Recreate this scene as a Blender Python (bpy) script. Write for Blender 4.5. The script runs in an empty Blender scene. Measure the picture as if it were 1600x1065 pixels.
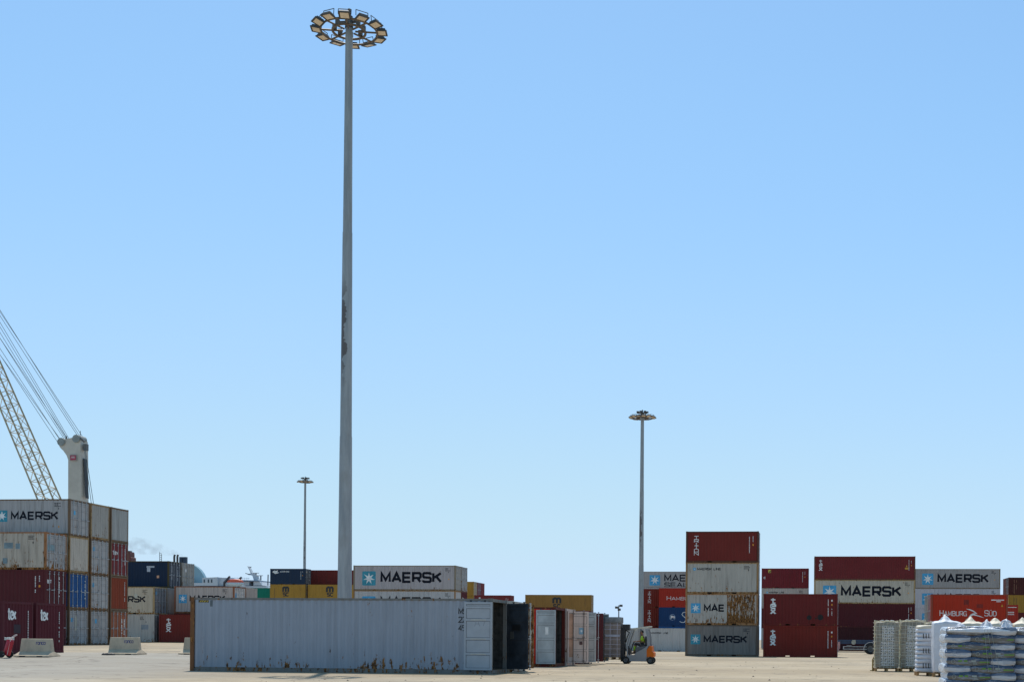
import bpy, bmesh, math, random
from mathutils import Vector, Matrix, noise
R = math.radians
sc = bpy.context.scene
col = sc.collection
rnd = random.Random(7)

# ------------------------------------------------------------------ camera
FPX, PPX, PPY, TH, ROLL, HC_ = 1950.0, 1007.0, 997.2, R(7.0), R(0.45), 1.4
cam = bpy.data.cameras.new('camera')
camo = bpy.data.objects.new('camera', cam); col.objects.link(camo)
cam.sensor_width = 36; cam.sensor_fit = 'HORIZONTAL'
cam.lens = FPX / 1600 * 36
cam.shift_x = (800 - PPX) / 1600
cam.shift_y = (PPY - 532.5) / 1600
cam.clip_start = 0.5; cam.clip_end = 6000
camo.matrix_world = Matrix.Translation((0, 0, HC_)) @ Matrix.Rotation(TH, 4, 'Z') @ Matrix.Rotation(R(90), 4, 'X') @ Matrix.Rotation(ROLL, 4, 'Z')
sc.camera = camo
sc.render.resolution_x = 1024; sc.render.resolution_y = 681

# ------------------------------------------------------------------ light
SUN_EL, SUN_AZ = R(61.5), R(-16.7)          # azimuth from +Y, towards +X positive
w = bpy.data.worlds.new('World'); sc.world = w; w.use_nodes = True
nt = w.node_tree; nt.nodes.clear()
sky = nt.nodes.new('ShaderNodeTexSky'); sky.sky_type = 'NISHITA'; sky.sun_disc = False
sky.sun_elevation = SUN_EL; sky.sun_rotation = SUN_AZ
sky.altitude = 0; sky.air_density = 0.85; sky.dust_density = 0.25; sky.ozone_density = 2.0
bg = nt.nodes.new('ShaderNodeBackground'); bg.inputs[1].default_value = 0.125
wo = nt.nodes.new('ShaderNodeOutputWorld')
def vsc(src, f):
    x = nt.nodes.new('ShaderNodeVectorMath'); x.operation = 'SCALE'; x.inputs['Scale'].default_value = f
    nt.links.new(src, x.inputs[0]); return x.outputs[0]
cu = nt.nodes.new('ShaderNodeRGBCurve'); mp_ = cu.mapping          # a dry, evenly bright summer sky: flatten the white band near the horizon
for ci, pts in enumerate((((0, 0), (.245, .268), (.285, .305), (.36, .37), (.61, .475), (1, .5)), ((0, 0), (.385, .50), (.445, .545), (.56, .605), (.85, .675), (1, .675)), ((0, 0), (.5, .62), (.69, .845), (.85, .88), (1, .84)))):
    c_ = mp_.curves[ci]; c_.points[0].location = pts[0]; c_.points[1].location = pts[-1]
    for q_ in pts[1:-1]: c_.points.new(*q_)
mp_.update()
nt.links.new(vsc(sky.outputs[0], .125), cu.inputs['Color']); nt.links.new(vsc(cu.outputs[0], 8.0), bg.inputs[0]); nt.links.new(bg.outputs[0], wo.inputs[0])
sl = bpy.data.lights.new('sun', 'SUN'); sl.energy = 3.6; sl.angle = R(0.55); sl.color = (1, .95, .87)
so = bpy.data.objects.new('sun', sl); col.objects.link(so)
sd = Vector((math.sin(SUN_AZ) * math.cos(SUN_EL), math.cos(SUN_AZ) * math.cos(SUN_EL), math.sin(SUN_EL)))
so.rotation_euler = sd.to_track_quat('Z', 'Y').to_euler(); so.location = sd * 200
sc.view_settings.view_transform = 'Standard'; sc.view_settings.look = 'None'
sc.view_settings.exposure = 0.2; sc.view_settings.gamma = 1

# ------------------------------------------------------------------ geometry of the site
CF = Vector((-math.sin(TH), math.cos(TH), 0)); CR = Vector((math.cos(TH), math.sin(TH), 0))
def ray(px, py):
    dx = (px - PPX) / FPX; dy = -(py - PPY) / FPX
    return dx * math.cos(ROLL) - dy * math.sin(ROLL), dx * math.sin(ROLL) + dy * math.cos(ROLL)
def P(px, py, v):
    a, b = ray(px, py)
    return CF * v + CR * (a * v) + Vector((0, 0, HC_ + b * v))
def corner(xl, xr, L, py=950):              # near face between two picture columns -> X of its left end, Y, depth
    a = ray(xl, py)[0]; b = ray(xr, py)[0]; c, s = math.cos(TH), math.sin(TH)
    v = L * (c + s * b) / (b - a)
    q = CF * v + CR * (a * v)
    return q.x, q.y
def corner_r(xr, v, L, py=950):
    q = P(xr, py, v); return q.x - L, q.y
def S(t):
    t = max(0.0, min(1.0, t)); return t * t * (3 - 2 * t)
def G(x, y):
    left = S((-x - 23.9) / 5) * (S((y - 46) / 14) * .42 + S((y - 63) / 20) * .2 + S((y - 95) / 50) * .3)
    return left + (1 - S((-x - 23.9) / 5)) * S((y - 155) / 20) * .5

# ------------------------------------------------------------------ mesh builder
class MB:
    def __init__(s): s.v = []; s.f = []; s.m = []; s.sm = []
    def add(s, vs, fs, mi=0, smooth=False):
        n = len(s.v); s.v += [tuple(p) for p in vs]
        for f in fs: s.f.append([n + i for i in f]); s.m.append(mi); s.sm.append(smooth)
    def box(s, x0, x1, y0, y1, z0, z1, mi=0, M=None):
        vs = [Vector((x, y, z)) for x in (x0, x1) for y in (y0, y1) for z in (z0, z1)]
        if M: vs = [M @ p for p in vs]
        s.add(vs, [(0, 1, 3, 2), (4, 6, 7, 5), (0, 4, 5, 1), (2, 3, 7, 6), (0, 2, 6, 4), (1, 5, 7, 3)], mi)
    def tube(s, a, b, r0, r1=None, n=8, mi=0, cap=True, smooth=True):
        a = Vector(a); b = Vector(b); r1 = r0 if r1 is None else r1
        d = (b - a).normalized(); q = d.to_track_quat('Z', 'Y')
        vs = []
        for p, r in ((a, r0), (b, r1)):
            for i in range(n):
                t = 2 * math.pi * i / n; vs.append(p + q @ Vector((r * math.cos(t), r * math.sin(t), 0)))
        s.add(vs, [(i, (i + 1) % n, n + (i + 1) % n, n + i) for i in range(n)], mi, smooth)
        if cap: s.add(vs, [tuple(range(n))[::-1], tuple(range(n, 2 * n))], mi)
    def path(s, pts, r, n=6, mi=0):
        for a, b in zip(pts[:-1], pts[1:]): s.tube(a, b, r, r, n, mi)
    def lathe(s, prof, n=16, mi=0, M=None, smooth=True):      # prof: (radius, z)
        vs = []
        for r, z in prof:
            for i in range(n):
                t = 2 * math.pi * i / n; p = Vector((r * math.cos(t), r * math.sin(t), z)); vs.append(M @ p if M else p)
        fs = []
        for k in range(len(prof) - 1):
            for i in range(n): fs.append((k * n + i, k * n + (i + 1) % n, (k + 1) * n + (i + 1) % n, (k + 1) * n + i))
        s.add(vs, fs, mi, smooth)
    def prism(s, pts, off, mi=0):           # polygon (3D points) extruded by a vector
        n = len(pts); a = [Vector(p) for p in pts]; b = [p + Vector(off) for p in a]
        s.add(a + b, [tuple(range(n)), tuple(range(n, 2 * n))[::-1]] + [(i, n + i, n + (i + 1) % n, (i + 1) % n) for i in range(n)], mi)
    def mesh(s, name):
        me = bpy.data.meshes.new(name); me.from_pydata(s.v, [], s.f)
        for p, m, sm in zip(me.polygons, s.m, s.sm): p.material_index = m; p.use_smooth = sm
        bm = bmesh.new(); bm.from_mesh(me); bmesh.ops.recalc_face_normals(bm, faces=bm.faces); bm.to_mesh(me); bm.free()
        me.update(); return me
    def build(s, name, mats, parent=None, loc=(0, 0, 0), rotz=0):
        me = s.mesh(name)
        for m in (mats if isinstance(mats, (list, tuple)) else [mats]): me.materials.append(m)
        return link(name, me, parent, loc, rotz)
def link(name, me, parent=None, loc=(0, 0, 0), rotz=0, mat=None):
    o = bpy.data.objects.new(name, me); col.objects.link(o)
    o.location = loc; o.rotation_euler = (0, 0, rotz); o.parent = parent
    if mat:
        if not me.materials: me.materials.append(None)
        o.material_slots[0].link = 'OBJECT'; o.material_slots[0].material = mat
    return o
def tag(o, label=None, cat=None, group=None, kind=None):
    if label: o['label'] = label
    if cat: o['category'] = cat
    if group: o['group'] = group
    if kind: o['kind'] = kind
    return o
def thing(name, label, cat, loc=(0, 0, 0), rotz=0, group=None):
    o = bpy.data.objects.new(name, None); col.objects.link(o); o.location = loc; o.rotation_euler = (0, 0, rotz)
    o.empty_display_size = .3
    return tag(o, label, cat, group)

# ------------------------------------------------------------------ materials
class NB:
    def __init__(s, name):
        s.m = bpy.data.materials.new(name); s.m.use_nodes = True; s.t = s.m.node_tree
        s.b = s.t.nodes['Principled BSDF']; s.out = s.t.nodes['Material Output']
    def n(s, typ, **kw):
        x = s.t.nodes.new(typ)
        for k, v in kw.items(): setattr(x, k, v)
        return x
    def l(s, a, b): s.t.links.new(a, b)
    def coord(s, scale=(1, 1, 1), rand=True, src='Object'):
        tc = s.n('ShaderNodeTexCoord'); out = tc.outputs[src]
        if rand:
            oi = s.n('ShaderNodeObjectInfo'); mu = s.n('ShaderNodeMath', operation='MULTIPLY'); mu.inputs[1].default_value = 37
            s.l(oi.outputs['Random'], mu.inputs[0]); ad = s.n('ShaderNodeVectorMath', operation='ADD')
            s.l(out, ad.inputs[0]); s.l(mu.outputs[0], ad.inputs[1]); out = ad.outputs[0]
        mp = s.n('ShaderNodeVectorMath', operation='MULTIPLY'); mp.inputs[1].default_value = scale
        s.l(out, mp.inputs[0]); return mp.outputs[0]
    def noise(s, vec, scale, detail=4, rough=.6):
        x = s.n('ShaderNodeTexNoise'); x.inputs['Scale'].default_value = scale; x.inputs['Detail'].default_value = detail
        x.inputs['Roughness'].default_value = rough; s.l(vec, x.inputs['Vector']); return x.outputs['Fac']
    def rng(s, val, a, b, c=0, d=1):
        x = s.n('ShaderNodeMapRange'); x.interpolation_type = 'SMOOTHSTEP'
        for i, q in zip((1, 2, 3, 4), (a, b, c, d)): x.inputs[i].default_value = q
        s.l(val, x.inputs[0]); return x.outputs[0]
    def math(s, op, a, b=None):
        x = s.n('ShaderNodeMath', operation=op)
        for i, q in enumerate((a, b)):
            if q is None: continue
            if isinstance(q, (int, float)): x.inputs[i].default_value = q
            else: s.l(q, x.inputs[i])
        return x.outputs[0]
    def mix(s, fac, a, b, blend='MIX'):
        x = s.n('ShaderNodeMix', data_type='RGBA', blend_type=blend)
        if isinstance(fac, (int, float)): x.inputs[0].default_value = fac
        else: s.l(fac, x.inputs[0])
        for i, q in ((6, a), (7, b)):
            if isinstance(q, (tuple, list)): x.inputs[i].default_value = (*q, 1)
            else: s.l(q, x.inputs[i])
        return x.outputs[2]
    def bump(s, h, strength=.3, dist=.01):
        x = s.n('ShaderNodeBump'); x.inputs['Strength'].default_value = strength; x.inputs['Distance'].default_value = dist
        s.l(h, x.inputs['Height']); s.l(x.outputs[0], s.b.inputs['Normal'])
    def done(s, colr, rough=.6, metal=0, spec=.5):
        if isinstance(colr, (tuple, list)): s.b.inputs['Base Color'].default_value = (*colr, 1)
        else: s.l(colr, s.b.inputs['Base Color'])
        if isinstance(rough, (int, float)): s.b.inputs['Roughness'].default_value = rough
        else: s.l(rough, s.b.inputs['Roughness'])
        s.b.inputs['Metallic'].default_value = metal; s.b.inputs['Specular IOR Level'].default_value = spec
        return s.m
_pm = {}
def paint(name, c, rust=.35, dirt=.5, fade=.25, xr=None, foot=1.0):
    """weathered container paint: streaks, dirt, rust chips that gather near the foot of the panel"""
    c = (c[0] * 1.13, c[1], c[2] * .91)          # paint under a clear blue sky: keep it on the warm side
    key = (name, c, rust, dirt, fade, xr, foot)
    if key in _pm: return _pm[key]
    k = NB(name)
    st = k.noise(k.coord((5, 5, .35)), 1.0, 5, .65)
    big = k.noise(k.coord((.5, .5, .7)), 1.0, 4)
    c1 = k.mix(k.rng(big, .3, .7), c, tuple(min(1, x * (1 + fade * .3) + .012 * fade) for x in c))
    c2 = k.mix(k.math('MULTIPLY', k.rng(st, .42, .72), dirt * .75), c1, tuple(x * .42 + y * .6 for x, y in zip(c, (.055, .04, .028))))
    tc = k.n('ShaderNodeTexCoord'); sp = k.n('ShaderNodeSeparateXYZ'); k.l(tc.outputs['Object'], sp.inputs[0])
    zf = k.math('MULTIPLY', k.rng(sp.outputs['Z'], .05, 1.15, 1, 0), k.rng(k.noise(k.coord((.45, .45, .1)), 1.3, 4, .65), .36, .62, .15, 1.1))
    spots = k.noise(k.coord((2.2, 2.2, 1.2)), 2.4, 8, .72)
    streak = k.noise(k.coord((7, 7, .8 if not xr else 1.6)), 1.0, 6, .7)
    a_s = .25 if xr else .6
    v = k.math('ADD', k.math('MULTIPLY', spots, a_s), k.math('MULTIPLY', streak, 1 - a_s))
    v = k.math('ADD', v, k.math('MULTIPLY', zf, .055 * foot * (rust + .4)))
    if xr:
        xm = k.math('MULTIPLY', k.rng(sp.outputs['X'], xr[0], xr[0] + .03), k.rng(sp.outputs['X'], xr[1], xr[1] + .03, 1, 0))
        v = k.math('ADD', v, k.math('MULTIPLY', xm, .125))
    th = .655 - .092 * rust
    m = k.rng(v, th, th + .035)
    rc = k.mix(k.rng(k.noise(k.coord((6, 6, 3)), 2, 4), .35, .65), (.06, .028, .014), (.32, .145, .045))
    k.bump(k.math('ADD', k.math('MULTIPLY', m, .6), k.math('MULTIPLY', big, .3)), .25, .01)
    r = k.done(k.mix(m, c2, rc), k.rng(m, 0, 1, .68, .92), spec=.16); _pm[key] = r; return r
def plain(name, c, rough=.6, metal=0, var=.15, scale=3, bump=0, spec=.5):
    k = NB(name); f = k.noise(k.coord(), scale, 5)
    cc = k.mix(k.rng(f, .3, .7), tuple(x * (1 - var) for x in c), tuple(min(1, x * (1 + var)) for x in c))
    if bump: k.bump(f, bump, .02)
    return k.done(cc, rough, metal, spec=spec)

GREY = (.36, .385, .41); WARM = (.43, .42, .38); PALE = (.47, .5, .53); SLATE = (.285, .345, .43); MAR = (.125, .022, .021)
PLUM = (.09, .020, .026); BRICK = (.24, .05, .028); OXR = (.16, .026, .018); NAVY = (.012, .027, .062); BLUE = (.014, .085, .27)
YEL = (.35, .215, .042); OCH = (.28, .165, .05); RED = (.33, .03, .018); GREEN = (.008, .2, .15); PURP = (.17, .05, .085)
M_white = plain('white_lettering', (.74, .74, .72), .6); M_ink = plain('dark_blue_lettering', (.009, .011, .019), .75, spec=.15)
M_black = plain('black_lettering', (.02, .02, .02), .5); M_star = plain('emblem_blue', (.055, .33, .56), .5)
M_teal = plain('emblem_teal', (.03, .26, .34), .5); M_orange_s = plain('sticker_orange', (.75, .3, .03), .6)
M_floor = plain('container_floor_wood', (.12, .07, .04), .8)
M_dark = plain('dark_steel', (.03, .03, .032), .6); M_rod = plain('galvanised_rod', (.42, .43, .44), .45, .4)
M_rust = paint('rusty_post_steel', (.17, .085, .04), 1.3, .8, .2)
M_stop = plain('stop_strip', (.5, .46, .38)); M_inset_shade = plain('door_inset_shade', (.035, .035, .038), .9)
M_liner = plain('dark_interior_steel', (.045, .042, .038), .85, var=.5, scale=4)  # dark uneven tone for the inner lining
M_ink_n = plain('navy_lettering', (.02, .03, .16), .6)

# ------------------------------------------------------------------ stroke lettering
F = {
 'M': (10, '0,0 0,10 5,2 10,10 10,0'), 'A': (10, '0,0 5,10 10,0|2,3 8,3'), 'E': (8.6, '8.6,10 0,10 0,0 8.6,0|0,5 8,5'),
 'R': (9, '0,0 0,10 8,10 9,9 9,5.4 8,4.4 0,4.4|5,4.4 9,0'), 'S': (9, '9,8 9,9 8,10 1,10 0,9 0,6.2 1,5.2 8,4.8 9,3.8 9,1 8,0 1,0 0,1 0,2'),
 'K': (9, '0,0 0,10|9,10 1,4.9|3.6,6 9,0'), 'L': (7.5, '0,10 0,0 7.5,0'), 'I': (.6, '.3,0 .3,10'), 'N': (9, '0,0 0,10 9,0 9,10'),
 'B': (9, '0,0 0,10 7,10 8.4,9 8.4,6 7,5.2 0,5.2|7,5.2 9,4 9,1 7.5,0 0,0'), 'U': (9, '0,10 0,2 1.5,0 7.5,0 9,2 9,10'),
 'Y': (9, '0,10 0,2 1.5,0 7.5,0 9,2 9,10|2.8,11.6 2.8,12.8|6.2,11.6 6.2,12.8'),  # U with diaeresis
 'G': (9, '9,8 7.5,10 2,10 0,8 0,2 2,0 9,0 9,4.5 5.5,4.5'), 'D': (9, '0,0 0,10 6,10 9,8 9,2 6,0 0,0'),
 'H': (9, '0,0 0,10|9,0 9,10|0,5 9,5'), 'T': (9, '4.5,0 4.5,10|0,10 9,10'), 'O': (9, '2,0 7,0 9,2 9,8 7,10 2,10 0,8 0,2 2,0 3,0'),
 'C': (9, '9,8 7.5,10 2,10 0,8 0,2 2,0 7.5,0 9,2'), 't': (6.5, '3,10 3,1 4,0 6.5,0|0,7 6.5,7'),
 'e': (6.5, '.3,3.7 6.5,3.7 6.5,5.5 5,7 2,7 .3,5.5 .3,1.5 2,0 6.5,0'), 'x': (6.5, '0,7 6.5,0|0,0 6.5,7'),
 'a': (6, '6,7 6,0|6,5.5 4.5,7 1.5,7 0,5.5 0,1.5 1.5,0 4.5,0 6,1.5'), 'r': (4.5, '0,0 0,7|0,5 2,7 4.5,7'),
 'n': (6, '0,0 0,7|0,5.5 1.5,7 4.5,7 6,5.5 6,0'), 'c': (6, '6,6 4.8,7 1.5,7 0,5.5 0,1.5 1.5,0 4.8,0 6,1'),
 'o': (6, '1.5,0 4.5,0 6,1.5 6,5.5 4.5,7 1.5,7 0,5.5 0,1.5 1.5,0 2.5,0'), 's': (5.7, '5.5,7 1,7 0,6 0,4.4 1,3.6 4.7,3.4 5.7,2.6 5.7,1 4.7,0 0,0'),
 'm': (10, '0,0 0,7|0,5.5 1.5,7 3.5,7 5,5.5 5,0|5,5.5 6.5,7 8.5,7 10,5.5 10,0'),
 '2': (8, '0,8 1.5,10 6.5,10 8,8 8,6 0,0 8,0'), '4': (8, '6,0 6,10 0,3 8,3'), '5': (8, '8,10 0,10 0,5.6 6,5.6 8,4 8,1.5 6,0 0,0'),
 '7': (8, '0,10 8,10 2.5,0'), '0': (8, '2,0 6,0 8,2 8,8 6,10 2,10 0,8 0,2 2,0 3,0'), ' ': (5, '')}
def ribbon(pts, t):
    pts = [Vector(p) for p in pts]; L = []; Rr = []
    for i, p in enumerate(pts):
        d0 = (p - pts[i - 1]).normalized() if i else None
        d1 = (pts[i + 1] - p).normalized() if i < len(pts) - 1 else None
        if d0 is None: d0 = d1
        if d1 is None: d1 = d0
        n = Vector((-d0.y, d0.x)) + Vector((-d1.y, d1.x)); n.normalize()
        k = 1 / max(.42, n.dot(Vector((-d0.y, d0.x))))
        L.append(p + n * t / 2 * k); Rr.append(p - n * t / 2 * k)
    return L, Rr
def flat_word(word, x, z, h, width=None, t=.17, gap=2.6, serif=False, layer=0.0, small=None):
    """list of (quad points (x,z), layer)"""
    quads = []; adv = []; cx = 0
    for i, ch in enumerate(word):
        wd = F[ch][0]; sca = small if (small and i not in (0, )) else 1
        adv.append((cx, sca)); cx += wd * sca + gap
    cx -= gap; sx = (width / cx) if width else h / 10
    sz = h / 10; k = 0
    for ch, (ox, sca) in zip(word, adv):
        if not F[ch][1]: continue
        for pl in F[ch][1].split('|'):
            pts = [tuple(float(q) for q in p.split(',')) for p in pl.split()]
            W = [(x + (ox + p[0] * sca) * sx, z + p[1] * sz * sca) for p in pts]
            L, Rr = ribbon(W, t * h * (sca ** .5)); k += 1
            for j in range(len(W) - 1): quads.append(([L[j], L[j + 1], Rr[j + 1], Rr[j]], layer + (k % 4) * .0005))
            if serif:
                for e, q in ((pts[0], W[0]), (pts[-1], W[-1])):
                    o_ = pts[1] if e is pts[0] else pts[-2]
                    if e[1] in (0, 10) and abs(o_[0] - e[0]) <= abs(o_[1] - e[1]):
                        s_ = 1.3 * sx * sca; y0 = q[1]; dz = .045 * h; sg = 1 if e[1] == 0 else -1
                        quads.append(([Vector((q[0] - s_, y0)), Vector((q[0] + s_, y0)), Vector((q[0] + s_, y0 + sg * dz * 1.6)), Vector((q[0] - s_, y0 + sg * dz * 1.6))], layer + .0026))
    return quads
def vert_word(word, xc, ztop, total, wid, t=.26, serif=True):
    n = len(word); hh = total / n; q = []
    for i, ch in enumerate(word):
        cw = F[ch][0]; hgt = hh * .9; lo = 7 if ch in 'ex' else 10
        ws = wid if ch != 'I' else wid * .12
        q += flat_word(ch, xc - ws / 2, ztop - (i + 1) * hh, hgt * (1.0 if lo == 10 else 1.25), ws, t, serif=serif)
    return q
def star_quads(xc, zc, size, layer=.0045, n=7, r=.42, ri=.155):
    q = []
    for i in range(n):
        a = math.pi / 2 + 2 * math.pi * i / n; d = math.pi / n
        q.append(([Vector((xc, zc)), Vector((xc + size * ri * math.cos(a - d), zc + size * ri * math.sin(a - d))),
                   Vector((xc + size * r * math.cos(a), zc + size * r * math.sin(a))), Vector((xc + size * ri * math.cos(a + d), zc + size * ri * math.sin(a + d)))], layer))
    return q
def disc_quads(xc, zc, r, layer=.001, n=20):
    return [([Vector((xc + r * math.cos(2 * math.pi * i / n), zc + r * math.sin(2 * math.pi * i / n))) for i in range(n)], layer)]
def rect(x0, x1, z0, z1, layer=.001): return [([Vector((x0, z0)), Vector((x1, z0)), Vector((x1, z1)), Vector((x0, z1))], layer)]
def rrect(x0, x1, z0, z1, r, layer=.001):
    pts = []
    for cx, cz, a0 in ((x1 - r, z1 - r, 0), (x0 + r, z1 - r, 90), (x0 + r, z0 + r, 180), (x1 - r, z0 + r, 270)):
        for k in range(4): a = R(a0 + k * 30); pts.append(Vector((cx + r * math.cos(a), cz + r * math.sin(a))))
    return [(pts, layer)]
def poly(pts, layer=.001): return [([Vector(p) for p in pts], layer)]
PITCH, DEP = .278, .036
def prof(x, x0):                             # inward depth of the side corrugation at x
    u = (x - x0) % PITCH
    if u < .072: return 0
    if u < .140: return DEP * (u - .072) / .068
    if u < .210: return DEP
    return DEP * (1 - (u - .210) / .068)
def folds(a, b, x0):
    r = []; k = math.floor((a - x0) / PITCH)
    while x0 + k * PITCH < b:
        for u in (0, .072, .14, .21):
            x = x0 + k * PITCH + u
            if a < x < b: r.append(x)
        k += 1
    return r
def marking(name, quads, mat, parent, plane, x0=None, along='x', base=None):
    """flat paint laid on a panel. plane = coordinate of the outer face; quads are (u, z) with u left to right
    as seen from outside; along 'x' = face whose outside is -Y, 'y' = face whose outside is +X, '-y' = outside -X"""
    bm = bmesh.new(); lay = bm.verts.layers.float.new('lay')
    for pts, ly in quads:
        vs = [bm.verts.new((p[0], 0, p[1])) for p in pts]
        for q in vs: q[lay] = ly
        try: bm.faces.new(vs)
        except ValueError: pass
    if x0 is not None:
        us = [v.co.x for v in bm.verts]
        for fx in folds(min(us), max(us), x0):
            bmesh.ops.bisect_plane(bm, geom=bm.verts[:] + bm.edges[:] + bm.faces[:], plane_co=(fx, 0, 0), plane_no=(1, 0, 0), dist=1e-6)
        # layers are lost on cut vertices: take them from the face's own
        for f in bm.faces:
            m = max(v[lay] for v in f.verts)
            for v in f.verts:
                if v[lay] == 0: v[lay] = m
    for v in bm.verts:
        d = prof(v.co.x, x0) if x0 is not None else 0
        off = .003 + v[lay] - d; u, z = v.co.x, v.co.z
        if along == 'x': v.co = (u, plane - off, z)
        elif along == 'y': v.co = (plane + off, u, z)
        else: v.co = (plane - off, -u, z)
    me = bpy.data.meshes.new(name); bm.to_mesh(me); bm.free(); me.materials.append(mat)
    return link(name, me, parent)

# ------------------------------------------------------------------ container parts (cached meshes)
WID = 2.438; _mc = {}
def cm(key, fn):
    if key not in _mc:
        mb = MB(); fn(mb); _mc[key] = mb.mesh(key[0])
    return _mc[key]
def m_frame(L, H):
    def fn(b):
        hx, hy = L / 2, WID / 2
        for sx in (-1, 1):
            for sy in (-1, 1):
                xo, yo = sx * hx, sy * hy
                xi, yi = xo - sx * .15, yo - sy * .11
                b.box(min(xo - sx * .006, xi), max(xo - sx * .006, xi), min(yo - sy * .006, yi), max(yo - sy * .006, yi), .118, H - .118)
                for z0, z1 in ((0, .118), (H - .118, H)):
                    b.box(min(xo, xo - sx * .178), max(xo, xo - sx * .178), min(yo, yo - sy * .162), max(yo, yo - sy * .162), z0, z1)
        for sy in (-1, 1):                     # side rails
            y0, y1 = sorted((sy * (hy - .009), sy * (hy - .07)))
            b.box(-hx + .178, hx - .178, y0, y1, H - .095, H - .012)
            y0, y1 = sorted((sy * (hy - .034), sy * (hy - .09))); segs = [(-hx + .178, hx - .178)]
            if L < 7: segs = [(-hx + .178, -1.21), (-.85, .85), (1.21, hx - .178)]
            for a, c in segs: b.box(a, c, y0, y1, .003, .16)
            if L < 7:
                for a in (-1.21, .85): b.box(a, a + .36, y0, y1, .125, .16)
        for sx in (-1, 1):
            x0, x1 = sorted((sx * (hx - .012), sx * (hx - .12)))
            b.box(x0, x1, -hy + .162, hy - .162, H - .125, H - .012); b.box(x0, x1, -hy + .162, hy - .162, .012, .15)
    return cm(('frame', L, H), fn)
def m_floor(L, H, thru=False):
    def fn(b):
        if not thru: b.box(-L / 2 + .2, L / 2 - .2, -.02, .02, .0, .129)  # unseen sill added to stop light leaking between stacked levels
        if L < 7 and not thru:
            for a in (-1.21, .85): b.box(a - .02, a + .38, -.5, -.45, .0, .129)
        b.box(-L / 2 + .125, L / 2 - .125, -WID / 2 + .075, WID / 2 - .075, .13, .165)
        n = int(L / .6)
        for i in range(n):
            x = -L / 2 + .3 + i * (L - .6) / (n - 1)
            if L < 7 and (abs(abs(x) - 1.03) < .26): continue
            b.box(x - .04, x + .04, -WID / 2 + .075, WID / 2 - .075, .02, .128)
    return cm(('floor', L, H, thru), fn)
def side_x0(L):
    span = L - .30; n = int((span - .05) / PITCH); return -span / 2 + (span - n * PITCH) / 2 - .036
def m_side(L, H, sy):
    def fn(b):
        a, c = -L / 2 + .15, L / 2 - .15; x0 = side_x0(L)
        xs = [a] + folds(a, c, x0) + [c]; y = sy * (WID / 2 - .014)
        pr = [(x, y - sy * prof(x, x0)) for x in xs]
        z0, z1 = .16, H - .095
        vs = []
        for x, yy in pr: vs += [(x, yy, z0), (x, yy, z1)]
        b.add(vs, [(2 * i, 2 * i + 2, 2 * i + 3, 2 * i + 1) for i in range(len(pr) - 1)])
        b.box(a, c, min(y - sy * .05, y - sy * .047), max(y - sy * .05, y - sy * .047), z0, z1)
    return cm(('side_panel', L, H, sy), fn)
def m_roof(L, H):
    def fn(b):
        a, c = -L / 2 + .12, L / 2 - .12; n = int((c - a) / .21) * 2; vs = []
        for i in range(n + 1):
            x = a + (c - a) * i / n; z = H - .016 - (.02 if i % 2 else 0)
            vs += [(x, -WID / 2 + .07, z), (x, WID / 2 - .07, z)]
        b.add(vs, [(2 * i, 2 * i + 2, 2 * i + 3, 2 * i + 1) for i in range(n)])
    return cm(('roof_panel', L, H), fn)
def m_end(L, H, sx):
    def fn(b):
        y0, y1 = -WID / 2 + .11, WID / 2 - .11; n = 9; p = (y1 - y0) / n; pts = [(y0, 0)]
        for i in range(n):
            s_ = y0 + i * p
            pts += [(s_ + .10 * p, 0), (s_ + .35 * p, .045), (s_ + .65 * p, .045), (s_ + .9 * p, 0)]
        pts.append((y1, 0)); x = sx * (L / 2 - .018); vs = []
        for yy, d in pts: vs += [(x - sx * d, yy, .15), (x - sx * d, yy, H - .125)]
        b.add(vs, [(2 * i, 2 * i + 2, 2 * i + 3, 2 * i + 1) for i in range(len(pts) - 1)])
        b.box(min(x - sx * .07, x - sx * .066), max(x - sx * .07, x - sx * .066), y0, y1, .15, H - .125)
    return cm(('end_panel', L, H, sx), fn)
DW = 1.105
def m_door(H, s):                             # hinge on z axis, leaf runs along s*Y, outside is +X
    def fn(b):
        h = H - .29
        def bx(x0, x1, y0, y1, z0, z1): b.box(x0, x1, min(s * y0, s * y1), max(s * y0, s * y1), z0, z1)
        bx(-.024, .024, .015, .09, 0, h); bx(-.024, .024, DW - .075, DW, 0, h)
        bx(-.024, .024, .09, DW - .075, 0, .08); bx(-.024, .024, .09, DW - .075, h - .08, h)
        zz = [.08, .24 * h, .46 * h, .74 * h, h - .2, h - .08]
        for i, (a, c) in enumerate(zip(zz[:-1], zz[1:])):
            lo = a + (.045 if i else 0); hi = c - (.045 if i < 4 else 0)
            if i: bx(-.021, .021, .09, DW - .075, a - .045, a + .045)
            bx(-.004, .004, .09, DW - .075, lo, hi)
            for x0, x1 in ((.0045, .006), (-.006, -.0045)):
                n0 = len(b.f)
                bx(x0, x1, .09, .102, lo, hi); bx(x0, x1, DW - .087, DW - .075, lo, hi); bx(x0, x1, .102, DW - .087, lo, lo + .012); bx(x0, x1, .102, DW - .087, hi - .014, hi)  # dark strips paint the recess shade round each inset
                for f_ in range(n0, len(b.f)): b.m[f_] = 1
        bx(.002, .012, DW, DW + .02, 0, h)      # gasket lip
    me = cm(('door', H, s), fn)
    if not me.materials: me.materials.append(None); me.materials.append(M_inset_shade)
    return me
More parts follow.
